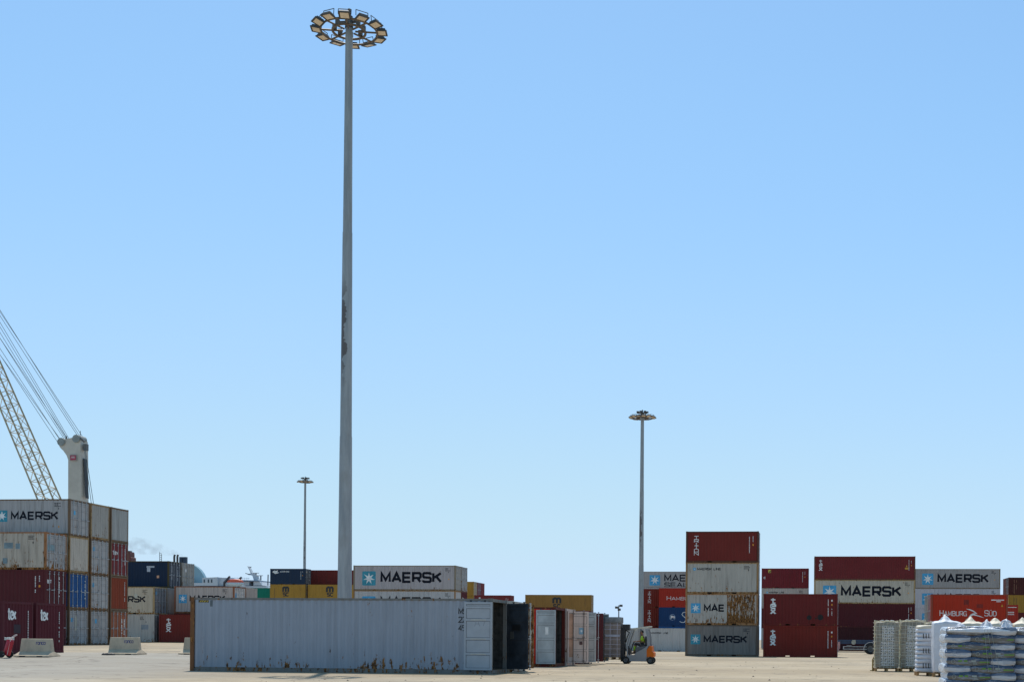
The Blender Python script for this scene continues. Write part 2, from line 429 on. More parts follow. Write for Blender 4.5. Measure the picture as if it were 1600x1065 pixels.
def m_rod(H, s):
    def fn(b):
        h = H - .29
        b.tube((0, 0, -.06), (0, 0, h + .06), .019, n=6)
        for z in (.1, .5 * h, h - .12): b.box(-.045, .012, -.05, .05, z - .03, z + .03)
        b.box(.0, .03, -.02, .36 * -s, .46 * h, .46 * h + .035) if s < 0 else b.box(.0, .03, -.36, .02, .46 * h, .46 * h + .035)
        for z in (-.07, h + .02): b.box(-.03, .03, -.035, .035, z, z + .05)
    return cm(('lock_rod', H, s), fn)

def container(x, y, z, L, H, c, label, group=None, rust=.35, dirt=.5, fade=.25, right='blank', left='blank', open_=None, rods=True,
              postc=None, topc=None, doorc=None, xr=None, name='shipping_container', cols=None, foot=1.0, thru=False):
    """x = left end, y = near face, z = ground or top of the box below. right/left: 'doors' or 'blank'"""
    t = thing(name, label, 'container', (x + L / 2, y + WID / 2, z), 0, group)
    p = paint('container_paint', c, rust, dirt, fade, None, foot); pside = paint('container_paint', c, rust, dirt, fade, xr, foot) if xr else p
    fr = paint('frame_paint', postc or c, rust + .45, min(1, dirt + .3), fade)
    link('frame', m_frame(L, H), t, mat=fr)
    link('floor', m_floor(L, H, thru), t, mat=M_floor)
    t_side = link('side_panel', m_side(L, H, -1), t, mat=pside)
    link('side_panel', m_side(L, H, 1), t, mat=p)
    link('roof_panel', m_roof(L, H), t, mat=paint('roof_paint', topc or tuple(v * .6 + .16 for v in c), rust + .3, dirt, .4))
    dm = paint('door_paint', doorc or c, rust + .1, dirt, fade)
    for side, sx in ((right, 1), (left, -1)):
        if side == 'blank': link('end_panel', m_end(L, H, sx), t, mat=dm if sx == 1 else p); continue
        for s in (1, -1):                       # s=1: leaf hinged at the near post
            ang = 0
            if open_: ang = open_[0] if s == 1 else open_[1]
            sl_ = s * sx
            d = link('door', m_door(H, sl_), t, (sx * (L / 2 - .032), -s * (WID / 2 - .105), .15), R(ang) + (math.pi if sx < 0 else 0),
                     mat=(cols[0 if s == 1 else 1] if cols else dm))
            if open_ and abs(ang) > 5:
                d.location.x = sx * (L / 2 + .012); 
                if s * ang > 0: d.location.y = -s * (WID / 2 + .045)
            if rods:
                for f_ in (.28, .78): link('lock_rod', m_rod(H, sl_), d, (.052, sl_ * DW * f_, 0), 0, mat=M_rod if rods == True else rods)
    if open_:
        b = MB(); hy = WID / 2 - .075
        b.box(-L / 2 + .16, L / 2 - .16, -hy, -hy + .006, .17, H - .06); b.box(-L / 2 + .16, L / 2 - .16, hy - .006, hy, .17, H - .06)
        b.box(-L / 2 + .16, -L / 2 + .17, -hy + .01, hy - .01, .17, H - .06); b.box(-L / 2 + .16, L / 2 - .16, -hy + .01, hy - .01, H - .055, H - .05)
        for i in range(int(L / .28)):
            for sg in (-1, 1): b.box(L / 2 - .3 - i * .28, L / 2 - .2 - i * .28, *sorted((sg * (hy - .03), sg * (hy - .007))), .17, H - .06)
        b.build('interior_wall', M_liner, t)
    t['_L'] = L; t['_H'] = H
    t_side['_'] = 1
    return t
def near_side(t): return [o for o in t.children if o.get('_')][0]
def mark(t, name, quads, mat, conform=True):
    L = t['_L']; sd_ = near_side(t)
    q = [([Vector((p[0] - L / 2, p[1])) for p in pts], ly) for pts, ly in quads]
    if name in ('scuff', 'repaint_patch', 'hazard_stripe', 'warning_sticker') and len(q) > 1:
        for one in q: marking(name, [one], mat, sd_, -(WID / 2 - .014), side_x0(L) if conform else None)
        return
    return marking(name, q, mat, sd_, -(WID / 2 - .014), side_x0(L) if conform else None)
def end_mark(t, name, quads, mat, sx=1, parent=None):
    L = t['_L']; e = [o for o in t.children if o.name.startswith('end_panel') and (o.data.vertices[0].co.x > 0) == (sx > 0)]
    q = [([Vector((p[0] - WID / 2, p[1])) for p in pts], ly) for pts, ly in quads]
    return marking(name, q, mat, e[0], L / 2 - .014, None, 'y')
def door_mark(t, name, quads, mat, leaf=0):
    ds = [o for o in t.children if o.name.startswith('door')]; d = ds[leaf]
    if leaf == 1: quads = [([Vector((p[0] - DW, p[1])) for p in pts], ly) for pts, ly in quads]
    return marking(name, quads, mat, d, .024, None, 'y')
def ticks(x, z, rows, wid, h=.07, seed=0):       # small illegible code lines, horizontal
    r = random.Random(seed); q = []
    for i in range(rows):
        u = x; e = x + wid * (.55 + .45 * r.random())
        while u < e:
            a = .045 + .03 * r.random(); q += rect(u, u + a, z - i * h * 1.7, z - i * h * 1.7 + h); u += a + .03
    return q
def vticks(x, ztop, total, wid=.08, seed=0):
    r = random.Random(seed); q = []; zz = 0
    while zz < total:
        a = .06 + .04 * r.random()
        if r.random() > .13: q += rect(x, x + wid, ztop - zz - a, ztop - zz)
        zz += a + .035
    return q
def maersk40(t, teal=False, star=True):
    H = t['_H']; z = .95 if H > 2.7 else .8
    mark(t, 'emblem', rrect(1.07, 2.68, z - .38, z + 1.27, .12), M_teal if teal else M_star); mark(t, 'emblem_star', star_quads(1.875, z + .45, 1.75), M_white)
    mark(t, 'lettering', flat_word('MAERSK', 3.38, z + .06, 1.0, 7.05, .285, 3.3), M_ink)
    mark(t, 'code_marking', ticks(10.95, H - .38, 3, .55, .08, 3) + ticks(11.3, H - .85, 1, .1, .14), M_ink)
    mark(t, 'warning_sticker', rect(11.3, 11.44, z + .3, z + .42), M_orange_s)
def maersk20(t, teal=False, word='MAERSK'):
    mark(t, 'emblem', rect(.46, 1.27, .98, 1.8), M_teal if teal else M_star); mark(t, 'emblem_star', star_quads(.865, 1.39, .86), M_white)
    ww = 3.5 * (1 if word == 'MAERSK' else .46)
    mark(t, 'lettering', flat_word(word, 1.6, 1.17, .48, ww, .28, 3.3), M_ink)
    mark(t, 'code_marking', ticks(4.85, 2.25, 3, .5, .06, 5) + ticks(5.15, 1.85, 1, .1, .13), M_ink)
def maerskline(t, star=True):
    mark(t, 'emblem', disc_quads(.74, 2.05, .13), M_star); mark(t, 'emblem_star', star_quads(.74, 2.05, .2), M_white)
    mark(t, 'lettering', flat_word('MAERSK LINE', .98, 1.97, .17, 1.95, .24, 3), M_ink)
    mark(t, 'code_marking', ticks(4.85, 2.25, 3, .5, .06, 9) + ticks(5.2, 1.9, 1, .1, .13), M_ink)
def texv(t, x=.8, seed=1, dz=0):
    mark(t, 'lettering', vert_word('tex', x, t['_H'] - .33 + dz, 1.3, .37, .26), M_white)
    L = t['_L']; mark(t, 'code_marking', vticks(L - .8, t['_H'] - .45, 1.35, .06, seed), M_white); mark(t, 'code_marking', vticks(L - .5, t['_H'] - 1.2, .5, .05, seed + 1), M_white)
    mark(t, 'warning_sticker', rect(L - .52, L - .42, t['_H'] - .95, t['_H'] - .82), M_orange_s); mark(t, 'sticker', rect(L - .53, L - .41, t['_H'] - .62, t['_H'] - .48), M_white)
def tritonv(t, x=.88):
    mark(t, 'lettering', vert_word('TRITON', x, t['_H'] - .37, 1.6, .35, .2), M_white)
def codes(t, seed=2, m=None):
    L, H = t['_L'], t['_H']
    mark(t, 'code_marking', vticks(L - .8, H - .45, 1.3, .06, seed) + vticks(L - .5, H - .42, .4, .05, seed + 1), m or M_white)
    mark(t, 'warning_sticker', rect(L - .52, L - .42, H - 1.2, H - 1.05), M_orange_s)
def msc40(t, xs):
    H = t['_H']
    for x in xs:
        mark(t, 'lettering', flat_word('m', x, 1.38, 1.25, 1.3, .3) + rect(x - .25, x + 1.55, 1.22, 1.28) + flat_word('s', x + .05, .52, .85, .5, .22) + flat_word('c', x + .75, .52, .85, .5, .22), M_black)
    mark(t, 'code_marking', vticks(.75 if t['_L'] > 7 else .6, H - .5, 1.6, .07, 4), M_black)
S20, S40, HQ, ST = 6.058, 12.192, 2.896, 2.591
PY = 2.68

# ------------------------------------------------------------------ ground
def ground():
    xs = [-1500, -700, -400, -250] + [-180 + i * 4 for i in range(76)] + [160, 250, 400, 700, 1500]
    ys = [-60, -20] + [i * 2.5 for i in range(85)] + [220, 260, 320, 420, 600, 900, 1400, 2200, 3500]
    b = MB(); vs = [(x, y, G(x, y)) for y in ys for x in xs]; nx = len(xs)
    b.add(vs, [(j * nx + i, j * nx + i + 1, (j + 1) * nx + i + 1, (j + 1) * nx + i) for j in range(len(ys) - 1) for i in range(nx - 1)], 0, True)
    k = NB('concrete_yard')
    co = k.coord(rand=False)
    n1 = k.noise(k.coord((.06, .1, 1), rand=False), 1, 5, .6); n2 = k.noise(k.coord((.5, .8, 1), rand=False), 1, 6, .65); n3 = k.noise(co, 9, 6, .7); n4 = k.noise(co, 60, 3)
    c = k.mix(k.rng(n1, .35, .65), (.36, .285, .19), (.47, .385, .27))
    c = k.mix(k.math('MULTIPLY', k.rng(n2, .48, .7), .6), c, (.25, .20, .145))
    c = k.mix(k.math('MULTIPLY', k.rng(n3, .52, .72), .55), c, (.19, .155, .115))
    c = k.mix(k.math('MULTIPLY', k.rng(n4, .58, .7), .35), c, (.5, .45, .37))
    # worn tyre lanes (dark rubber) running along the yard
    ln = k.noise(k.coord((.03, .55, 1), rand=False), 1, 4, .6)
    c = k.mix(k.math('MULTIPLY', k.rng(ln, .54, .68), .38), c, (.20, .18, .155))
    # grey asphalt on the left half of the yard
    tc = k.n('ShaderNodeTexCoord'); sp = k.n('ShaderNodeSeparateXYZ'); k.l(tc.outputs['Object'], sp.inputs[0])
    q = k.math('ADD', sp.outputs['X'], k.math('MULTIPLY', n2, 6))
    gm = k.math('MULTIPLY', k.rng(q, -24, -14, 1, 0), k.rng(sp.outputs['Y'], 62, 66, 1, 0))
    c = k.mix(k.math('MULTIPLY', gm, .8), c, k.mix(k.rng(n3, .3, .7), (.30, .28, .245), (.375, .352, .31)))
    # patched and scrubbed areas, drag marks of container corners
    pt = k.n('ShaderNodeTexVoronoi', feature='F1'); pt.inputs['Scale'].default_value = .09; pt.inputs['Randomness'].default_value = 1
    k.l(k.coord((1, 1.7, 1), rand=False), pt.inputs['Vector']); sc_ = k.n('ShaderNodeSeparateColor'); k.l(pt.outputs['Color'], sc_.inputs[0])
    c = k.mix(k.math('MULTIPLY', k.rng(sc_.outputs[0], .55, .6), .3), c, (.27, .235, .19))
    dm_ = k.noise(k.coord((.25, 2.6, 1), rand=False), 1, 5, .7); c = k.mix(k.math('MULTIPLY', k.rng(dm_, .53, .66), .55), c, (.20, .165, .125))
    dm2 = k.noise(k.coord((1.6, 3.2, 1), rand=False), 1, 6, .75); c = k.mix(k.math('MULTIPLY', k.rng(dm2, .56, .68), .35), c, (.50, .42, .31))
    rg = k.noise(k.coord((.11, .2, 1), rand=False), 1, 2, .5); rg = k.math('ABSOLUTE', k.math('SUBTRACT', rg, .5)); brk = k.noise(k.coord((.4, .4, 1), rand=False), 1, 3)
    c = k.mix(k.math('MULTIPLY', k.math('MULTIPLY', k.rng(rg, .0, .012, 1, 0), k.rng(brk, .42, .6)), .5), c, (.13, .11, .095))
    # cracks
    vo = k.n('ShaderNodeTexVoronoi', feature='DISTANCE_TO_EDGE'); vo.inputs['Scale'].default_value = .16
    wv = k.n('ShaderNodeVectorMath', operation='ADD'); nn = k.n('ShaderNodeTexNoise'); nn.inputs['Scale'].default_value = .7; nn.inputs['Detail'].default_value = 5
    k.l(co, nn.inputs['Vector']); k.l(co, wv.inputs[0]); mu = k.n('ShaderNodeVectorMath', operation='SCALE'); mu.inputs['Scale'].default_value = 2.2
    k.l(nn.outputs['Color'], mu.inputs[0]); k.l(mu.outputs[0], wv.inputs[1]); k.l(wv.outputs[0], vo.inputs['Vector'])
    cr = k.rng(vo.outputs['Distance'], .0, .012, 1, 0)
    c = k.mix(k.math('MULTIPLY', cr, .6), c, (.12, .10, .08))
    # dark oil stains
    st = k.noise(k.coord((.18, .3, 1), rand=False), 1, 3); c = k.mix(k.math('MULTIPLY', k.rng(st, .66, .74), .45), c, (.14, .12, .10))
    k.bump(k.math('ADD', n3, n4), .35, .012)
    m = k.done(c, .93, spec=.2)
    g = b.build('ground', m); tag(g, kind='structure')
ground()

# ------------------------------------------------------------------ containers
def put(x, y, z, L, H, c, label, grp='stacked shipping containers in the yard', **kw):
    return container(x, y, z, L, H, c, label, grp, **kw)
HID = 'container deep in the stacks, hidden behind the nearer rows'
def hidden(x, y, z, L, H, c=MAR):
    return container(x, y, z, L, H, c, HID, 'containers hidden behind the nearer rows')

# --- row of single containers with open doors, front centre (ends aligned at X = -11.6)
XR = -11.6
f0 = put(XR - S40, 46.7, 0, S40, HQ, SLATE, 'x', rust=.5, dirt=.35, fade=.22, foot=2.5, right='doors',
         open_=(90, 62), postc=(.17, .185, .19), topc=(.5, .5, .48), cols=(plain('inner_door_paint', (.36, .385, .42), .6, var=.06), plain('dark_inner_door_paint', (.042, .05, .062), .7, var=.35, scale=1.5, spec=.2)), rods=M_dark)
for o in f0.children:
    if o.name.startswith('frame'):
        pass
b = MB(); b.box(-S40 / 2 - .004, -S40 / 2 + .155, -WID / 2 - .012, -WID / 2 + .12, .0, HQ + .004); b.build('corner_post', M_rust, f0)['label'] = 'rusted brown corner post'
mark(f0, 'hazard_stripes', sum([poly([(.34 + i * .095, HQ - .19), (.385 + i * .095, HQ - .19), (.45 + i * .095, HQ - .12), (.405 + i * .095, HQ - .12)], .001) for i in range(4)], []), plain('hazard_yellow', (.55, .38, .03)))
mark(f0, 'hazard_stripes', rect(.32, .745, HQ - .2, HQ - .11, 0), M_black)
mark(f0, 'vent', rect(.80, .90, HQ - .36, HQ - .11) , plain('vent_grey', (.12, .14, .15)))
mark(f0, 'number_lettering', flat_word('MS', 10.86, 2.30, .2, .32, .2) + flat_word('22', 10.86, 1.98, .2, .26, .18) + flat_word('45', 10.86, 1.66, .2, .26, .18), M_black)
f0['label'] = 'long blue-grey container in the foreground, rust-spotted foot, both doors swung open'
dr = [o for o in f0.children if o.name.startswith('door')][0]
b = MB(); qs = flat_word('A', .42, 1.68, .3, .2, .06) + flat_word('7', .70, 1.70, .28, .18, .06)
bm_ = MB()
for pts, ly in qs: bm_.add([(-.0078, 1.12 - p.x, p.y) for p in pts], [tuple(range(len(pts)))])
bm_.build('chalk_marking', plain('chalk_grey', (.2, .22, .26)), dr)
b = MB()
for z in (.62, 1.2, 1.93):
    b = MB(); b.box(-.0285, -.0245, .25, .85, z - .02, z + .01); b.build('rubber_stop', M_stop, dr)
M_stop2 = None
dk = [o for o in f0.children if o.name.startswith('door')][1]
b = MB(); b.box(-.03, -.006, -.38, -.2, 1.2, 1.5); b.build('paper_label', plain('paper_grey', (.085, .082, .075)), dk)
b = MB(); b.box(-.034, -.006, -.72, -.3, 1.55, 1.78); b.build('dark_stain', plain('stain_black', (.012, .012, .013)), dk)
# second, its rust-eaten door leaf
f1 = put(XR - S40 + .1, 49.7, 0, S40, HQ, WARM, 'pale container directly behind the front one, showing only a rust-streaked open door leaf', rust=.5, right='doors', open_=(-35, -91), doorc=(.45, .40, .28))
dd = [o for o in f1.children if o.name.startswith('door')][0]; dd.material_slots[0].material = paint('rusty_door', (.40, .38, .30), 1.9, .8, .3)
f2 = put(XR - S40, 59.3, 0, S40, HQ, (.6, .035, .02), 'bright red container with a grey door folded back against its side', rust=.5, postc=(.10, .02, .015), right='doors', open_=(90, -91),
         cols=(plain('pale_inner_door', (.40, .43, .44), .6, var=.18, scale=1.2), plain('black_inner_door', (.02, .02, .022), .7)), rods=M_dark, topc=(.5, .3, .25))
d2 = [o for o in f2.children if o.name.startswith('door')][0]; d2.scale.y = .87
b = MB(); b.box(-.012, -.0055, .42, .60, 1.42, 1.78); b.build('paper_label', M_white, d2)
f3 = put(XR - S40, 62.15, 0, S40, HQ, (.50, .43, .40), 'pinkish white container with a doors-open end and a faded blue star sticker on its leaf', rust=.45, right='doors', open_=(-64, 88),
         cols=(paint('pink_door', (.60, .50, .46), .5, .4, .3), plain('light_inner_door', (.50, .50, .48), .6)), rods=plain('brown_rod', (.22, .15, .12)), topc=(.5, .3, .25))
d3 = [o for o in f3.children if o.name.startswith('door')][0]
def dmark(d, name, q, mat):
    mb = MB()
    for pts, ly in q: mb.add([(.0215 + ly, p[0], p[1]) for p in pts], [tuple(range(len(pts)))])
    return mb.build(name, mat, d)
dmark(d3, 'faded_patch', rect(.02, .3, .3, 2.5), plain('faded_orange_paint', (.62, .32, .2), .7, var=.25, scale=2))
dmark(d3, 'star_sticker', rect(.62, .86, 1.45, 1.78, .004), plain('faded_blue', (.25, .4, .5))); dmark(d3, 'star_sticker', star_quads(.74, 1.62, .22, .006), M_white)
dmark(d3, 'sticker', rect(.64, .8, .92, 1.1, .004), plain('dark_brown_sticker', (.1, .04, .035)))
f4 = put(XR - S40, 66.8, 0, S40, HQ, PLUM, 'dark maroon container at the back of the open-door row next to the forklift load', rust=.3, right='doors', open_=(-90, 80),
         cols=(paint('maroon_door', PLUM, .3, .5, .2), plain('olive_inner_door', (.2, .215, .2), .6)))

# --- block A, far left: rows 0..3, columns read left to right
def rowsx(xr, v, L=S20): return corner_r(xr, v, L, 900)
xA, yA = rowsx(108.5, 88.4)
gA = .62
x0_, y0_ = rowsx(71.5, 85.4)
kA = dict(right='doors', rust=.7, dirt=.8)
y1A, y2A, y3A = yA, yA + PY, yA + 2 * PY
xA = xA; 
a = put(x0_, y0_, gA, S20, ST, PLUM, 'maroon container at the foot of the leftmost tall stack, behind the two maroon ends', rust=.3, right='doors')
a = put(x0_, y0_, gA + ST, S20, ST, PLUM, 'dark maroon container with white code columns on its doors, under the patched grey one', right='doors', rust=.25); codes(a, 11)
door_mark(a, 'lettering', flat_word('BET', .1, 1.55, .2, .45, .25) , M_white, 0); door_mark(a, 'code_marking', vticks(.3, 2.0, 1.3, .1, 3), M_white, 1)
a = put(x0_, y0_, gA + 2 * ST, S20, ST, WARM, 'dirty cream-grey container with teal repaint patches and a rust-red corner post', right='doors', rust=.9, dirt=.9, postc=(.3, .15, .07), doorc=GREY)
mark(a, 'repaint_patch', rect(2.95, 3.62, 1.45, 1.85) + rect(3.8, 4.15, 1.42, 1.8) + rect(2.85, 3.2, .42, .8), plain('teal_repaint', (.19, .26, .29), .7, var=.2))
mark(a, 'code_marking', ticks(4.75, 2.28, 3, .45, .06, 6) + ticks(5.05, 1.8, 1, .1, .12), M_ink)
door_mark(a, 'star_sticker', rect(.2, .4, 1.9, 2.2, .001), plain('pale_teal', (.2, .38, .45)), 0); door_mark(a, 'repaint_patch', rect(.12, .95, 1.2, 1.6, .001), plain('teal_repaint2', (.2, .29, .32), .7), 0)
def A(col_, lev, c, label, **kw): 
    k = dict(rust=.7, dirt=.7, postc=(.15, .11, .075)); k.update(kw)
    return put(xA, yA + (col_ - 1) * PY, gA + (lev - 1) * ST, S20, ST, c, label, **k)
a = A(1, 4, GREY, 'weathered grey container with the star emblem on top of the leftmost stack', right='doors', rust=.55, dirt=.85, fade=.1, topc=(.5, .5, .48)); maersk20(a, True)
mark(a, 'warning_sticker', disc_quads(5.2, .62, .07), M_orange_s)
door_mark(a, 'star_sticker', rect(.35, .6, 1.35, 1.65, .001), M_star, 0)
A(2, 4, (.34, .36, .36), 'pale ribbed container end, middle one of the three topmost ends at the left', postc=(.3, .22, .12))
A(3, 4, (.33, .37, .39), 'blue-grey ribbed container end, topmost at the right edge of the leftmost block', rust=.4)
A(1, 3, (.46, .46, .43), 'cream ribbed container end with rusty posts, third level, beside the teal-patched container', postc=(.28, .2, .1))
a = A(2, 3, GREY, 'grey container doors with a small blue star sticker, third level of the leftmost block', right='doors'); door_mark(a, 'star_sticker', rect(.2, .45, 1.55, 1.85, .001), M_star, 0)
a = A(3, 3, (.17, .03, .035), 'dark red container doors with white lettering, third level at the block edge', right='doors', rust=.4); door_mark(a, 'lettering', flat_word('tex', .15, 1.5, .3, .75, .2), M_white, 0); door_mark(a, 'code_marking', vticks(.25, 2.0, 1.4, .09, 5) + vticks(.7, 2.0, 1.2, .09, 6), M_white, 1)
a = A(1, 2, BLUE, 'bright blue container doors low in the leftmost block', right='doors', rust=.35, fade=.2); door_mark(a, 'code_marking', vticks(.7, 1.9, 1.3, .09, 7), M_white, 1)
a = A(2, 2, GREY, 'grey container doors with a star sticker, second level between blue doors and orange ribbed end', right='doors'); door_mark(a, 'star_sticker', rect(.15, .4, 1.5, 1.8, .001), M_star, 0)
a = A(3, 2, (.22, .05, .026), 'rust-orange ribbed container end at the right side of the leftmost block', rust=.3); end_mark(a, 'code_marking', vticks(1.95, 2.2, 1.5, .06, 8), M_white)
a = A(1, 1, (.33, .36, .39), 'grey container doors at ground level right of the maroon ends', right='doors'); door_mark(a, 'star_sticker', rect(.15, .42, 1.5, 1.8, .001), M_star, 0); door_mark(a, 'repaint_patch', rect(.62, .9, .9, 1.9, .001), plain('cream_patch', (.42, .4, .33), .7), 0)
a = A(2, 1, (.33, .35, .37), 'grey container doors at ground level beside the brick-brown doors', right='doors'); door_mark(a, 'star_sticker', rect(.5, .75, 1.45, 1.75, .001), M_star, 0)
a = A(3, 1, (.27, .10, .055), 'brick-brown container doors at ground level on the edge of the leftmost block', right='doors'); door_mark(a, 'code_marking', vticks(.3, 1.8, 1.1, .12, 9) + vticks(.65, 1.8, 1.1, .12, 10), M_white, 1)

# --- two maroon ends and the grey neighbour standing in front of block A
vB = 61.3
xB, yB = rowsx(5.5, vB, S20)
for i, lb in enumerate(('maroon container end with a dark square patch, single level at the far left', 'maroon container end behind the concrete barrier, right one of the two single-level ends')):
    a = put(xB, yB + i * PY, .42, S20, ST, (.085, .018, .028), lb, rust=.12, dirt=.3, fade=.3)
    end_mark(a, 'lettering', flat_word('tex', .38, 1.72, .52, .62, .2, 1.2), M_white); end_mark(a, 'code_marking', vticks(2.0, 2.15, 1.55, .05, 20 + i), M_white)
    if i == 0: end_mark(a, 'repaint_patch', rect(.85, 1.4, 1.0, 1.45, .001), plain('dark_patch', (.035, .018, .028), .8))
a = put(xB - S20 - .35, yB - .2, .42, S20, ST, (.4, .42, .42), 'grey container at the left picture edge beside the maroon end')

# --- block B: RSK / blue / tex behind the barriers
xR, yR = rowsx(241.5, 117.6); gB = .75
a = put(xR, yR, gB, S20, ST, (.40, .41, .40), 'light grey container with rust at ground level below the cream lettered one', rust=.7, right='doors', doorc=(.2, .22, .25))
mark(a, 'code_marking', ticks(4.6, 2.3, 3, .5, .07, 31) + ticks(5.2, 1.8, 1, .1, .12), M_ink); mark(a, 'repaint_patch', rect(4.75, 5.45, 1.15, 1.6), plain('grey_patch', (.24, .26, .28), .7))
a = put(xR, yR, gB + ST, S20, ST, (.45, .43, .36), 'cream-grey container whose dark lettering is half hidden by the leftmost block', rust=.75, right='doors', doorc=(.16, .18, .21), postc=(.35, .27, .15)); maersk20(a)
mark(a, 'repaint_patch', rect(4.05, 4.35, 1.55, 1.95), plain('cream_patch2', (.5, .48, .4)))
door_mark(a, 'star_sticker', rect(.15, .4, 1.7, 2.0, .001), M_star, 0)
for r_ in (1, 2):
    for lv in (0, 1): hidden(xR, yR + r_ * PY, gB + lv * ST, S20, ST, GREY)
a = put(xR - S20 - .02, yR + PY, gB + 2 * ST, 2 * S20 + .02, ST, NAVY, 'long navy blue container on top behind the leftmost block, doors end toward the ship', rust=.2, dirt=.4, right='doors', doorc=(.06, .075, .1), postc=(.07, .06, .03), fade=.12)
L_ = a['_L']; mark(a, 'code_marking', rect(L_ - 2.3, L_ - 1.5, 1.95, 2.12) + rect(L_ - 2.25, L_ - 1.9, 1.55, 1.95), plain('grey_lettering', (.4, .42, .46))); mark(a, 'warning_sticker', rect(L_ - 1.25, L_ - 1.0, .95, 1.2), plain('pale_orange', (.7, .35, .2)))
for k_, lf in ((21, 0), (22, 1)): door_mark(a, 'code_marking', vticks(.45, 2.0, 1.4, .12, k_), plain('faint_white%d' % lf, (.35, .37, .4)), lf)
a = put(xR, yR + 2 * PY, gB + 2 * ST, S20, ST, (.30, .32, .31), 'grey container doors on top next to the navy container, in front of the ship', right='doors', rust=.6, dirt=.8); door_mark(a, 'sticker', rect(.5, .7, 1.55, 1.85, .001), M_white, 0)
xT = P(248.5, 990, 117.6).x
a = put(xT, yR, gB, S40, ST, (.135, .022, .018), 'long dark red container behind the barriers, below the grey container with the star', rust=.15); mark(a, 'lettering', vert_word('tex', .95, 2.25, 1.3, .4, .2), M_white)
xM, yM = corner(272, 366, S20, 940)
for lv in (0,): hidden(xM, yM, .9, S20, ST); hidden(xM, yM + PY, .9, S20, ST)
a = put(xM, yM, .9 + ST, S20, ST, (.43, .42, .41), 'grey container with a pale star whose lettering is cut off by the foreground container', right='doors', rust=.4, dirt=.7, doorc=(.5, .52, .52), postc=(.25, .11, .06)); maersk20(a)
door_mark(a, 'star_sticker', rect(.15, .45, 1.2, 1.8, .001), M_star, 0)
a = put(xM, yM + PY, .9 + ST, S20, ST, (.38, .37, .36), 'grey ribbed container end between the star container and the green container', rust=.4)

# --- green, yellow and blue group left of the tall mast
xY, yY = corner(422, 477, S20, 900); vz = 1.2
hidden(xY, yY, vz, S20, HQ, OCH); hidden(xY, yY, vz + HQ, S20, HQ, OCH)
zt = vz + 2 * HQ
a = put(xY, yY, zt, S20, HQ, YEL, 'yellow container with black letters under the small navy container', rust=.15, right='doors', dirt=.3)
mark(a, 'lettering', flat_word('m', 2.25, 1.68, 1.05, .9, .3) + rect(2.05, 3.3, 1.56, 1.61) + flat_word('s', 2.27, 1.0, .7, .4, .22) + flat_word('c', 2.75, 1.0, .7, .4, .22), M_black)
mark(a, 'code_marking', vticks(.75, 2.2, 1.9, .08, 41) + vticks(5.2, 2.2, 1.2, .05, 42), M_black); door_mark(a, 'sticker', poly([(.2, 1.2), (.4, 1.2), (.3, 1.5)], .001), plain('bright_yellow', (.8, .62, .03)), 0)
a = put(xY, yY, zt + HQ, S20, ST, (.016, .035, .075), 'small navy container with white script top left, standing on the yellow one', rust=.15, right='doors', doorc=(.05, .06, .075), fade=.1)
mark(a, 'lettering', flat_word('CRONOS', 1.75, 2.0, .2, 1.5, .2), M_white)
mark(a, 'emblem', poly([(.35, 2.05), (.7, 2.3), (1.0, 2.2), (1.35, 2.35), (1.2, 2.0), (1.6, 1.95), (1.2, 1.8), (.9, 1.72), (.6, 1.9)]), M_white); codes(a, 43)
door_mark(a, 'sticker', disc_quads(.5, 1.9, .17, .001), plain('cream_badge', (.55, .45, .35)), 0); door_mark(a, 'code_marking', vticks(.5, 2.1, 1.5, .16, 44), plain('grey_white', (.4, .4, .4)), 1)
q_ = P(384, 930, 214); xG_, yG_ = q_.x - .6, q_.y
for lv in range(3): hidden(xG_ + .6, yG_, 1.2 + lv * HQ - (lv > 0) * .0, S20, HQ, GREEN) if lv < 2 else None
a = put(xG_ + .6, yG_, 1.2 + 2 * HQ, S20, ST, GREEN, 'sea-green container in front of the ship, left of the yellow container', rust=.1, dirt=.25, fade=.15); mark(a, 'lettering', rect(1.1, 1.35, 1.9, 2.4) + rect(1.55, 1.8, 1.9, 2.4), M_white)
yY2 = yY + 3.2; xY2 = P(488.5, 900, (yY2 + 1)).x - S20 * .0
xm = P(462, 900, 200).x
for lv in range(2): hidden(xY + S20 + .35, yY + .2, vz + lv * HQ, S40, HQ, OCH)
a = put(xY + S20 + .35, yY + .3, zt, S40, HQ, YEL, 'yellow container with black letters partly behind the tall mast', rust=.15, dirt=.3); 
mark(a, 'lettering', flat_word('m', 3.25, 1.68, 1.1, 1.0, .3) + rect(3.1, 4.45, 1.56, 1.61) + flat_word('s', 3.3, 1.0, .72, .42, .22) + flat_word('c', 3.85, 1.0, .72, .42, .22), M_black)
a = put(xY + S20 - 2.0, yY + 4.2, zt + .15, S40 - .6 + .6, ST, MAR, 'maroon container on top of the yellow one behind the tall mast', rust=.1); a.location.z = zt + HQ
a.location.x = xY + S20 - 1.6 + S40 / 2
hidden(xY + S20 - 1.6, yY + 4.2, vz, S40, HQ); hidden(xY + S20 - 1.6, yY + 4.2, vz + HQ, S40, HQ); hidden(xY + S20 - 1.6, yY + 4.2, zt, S40, HQ)

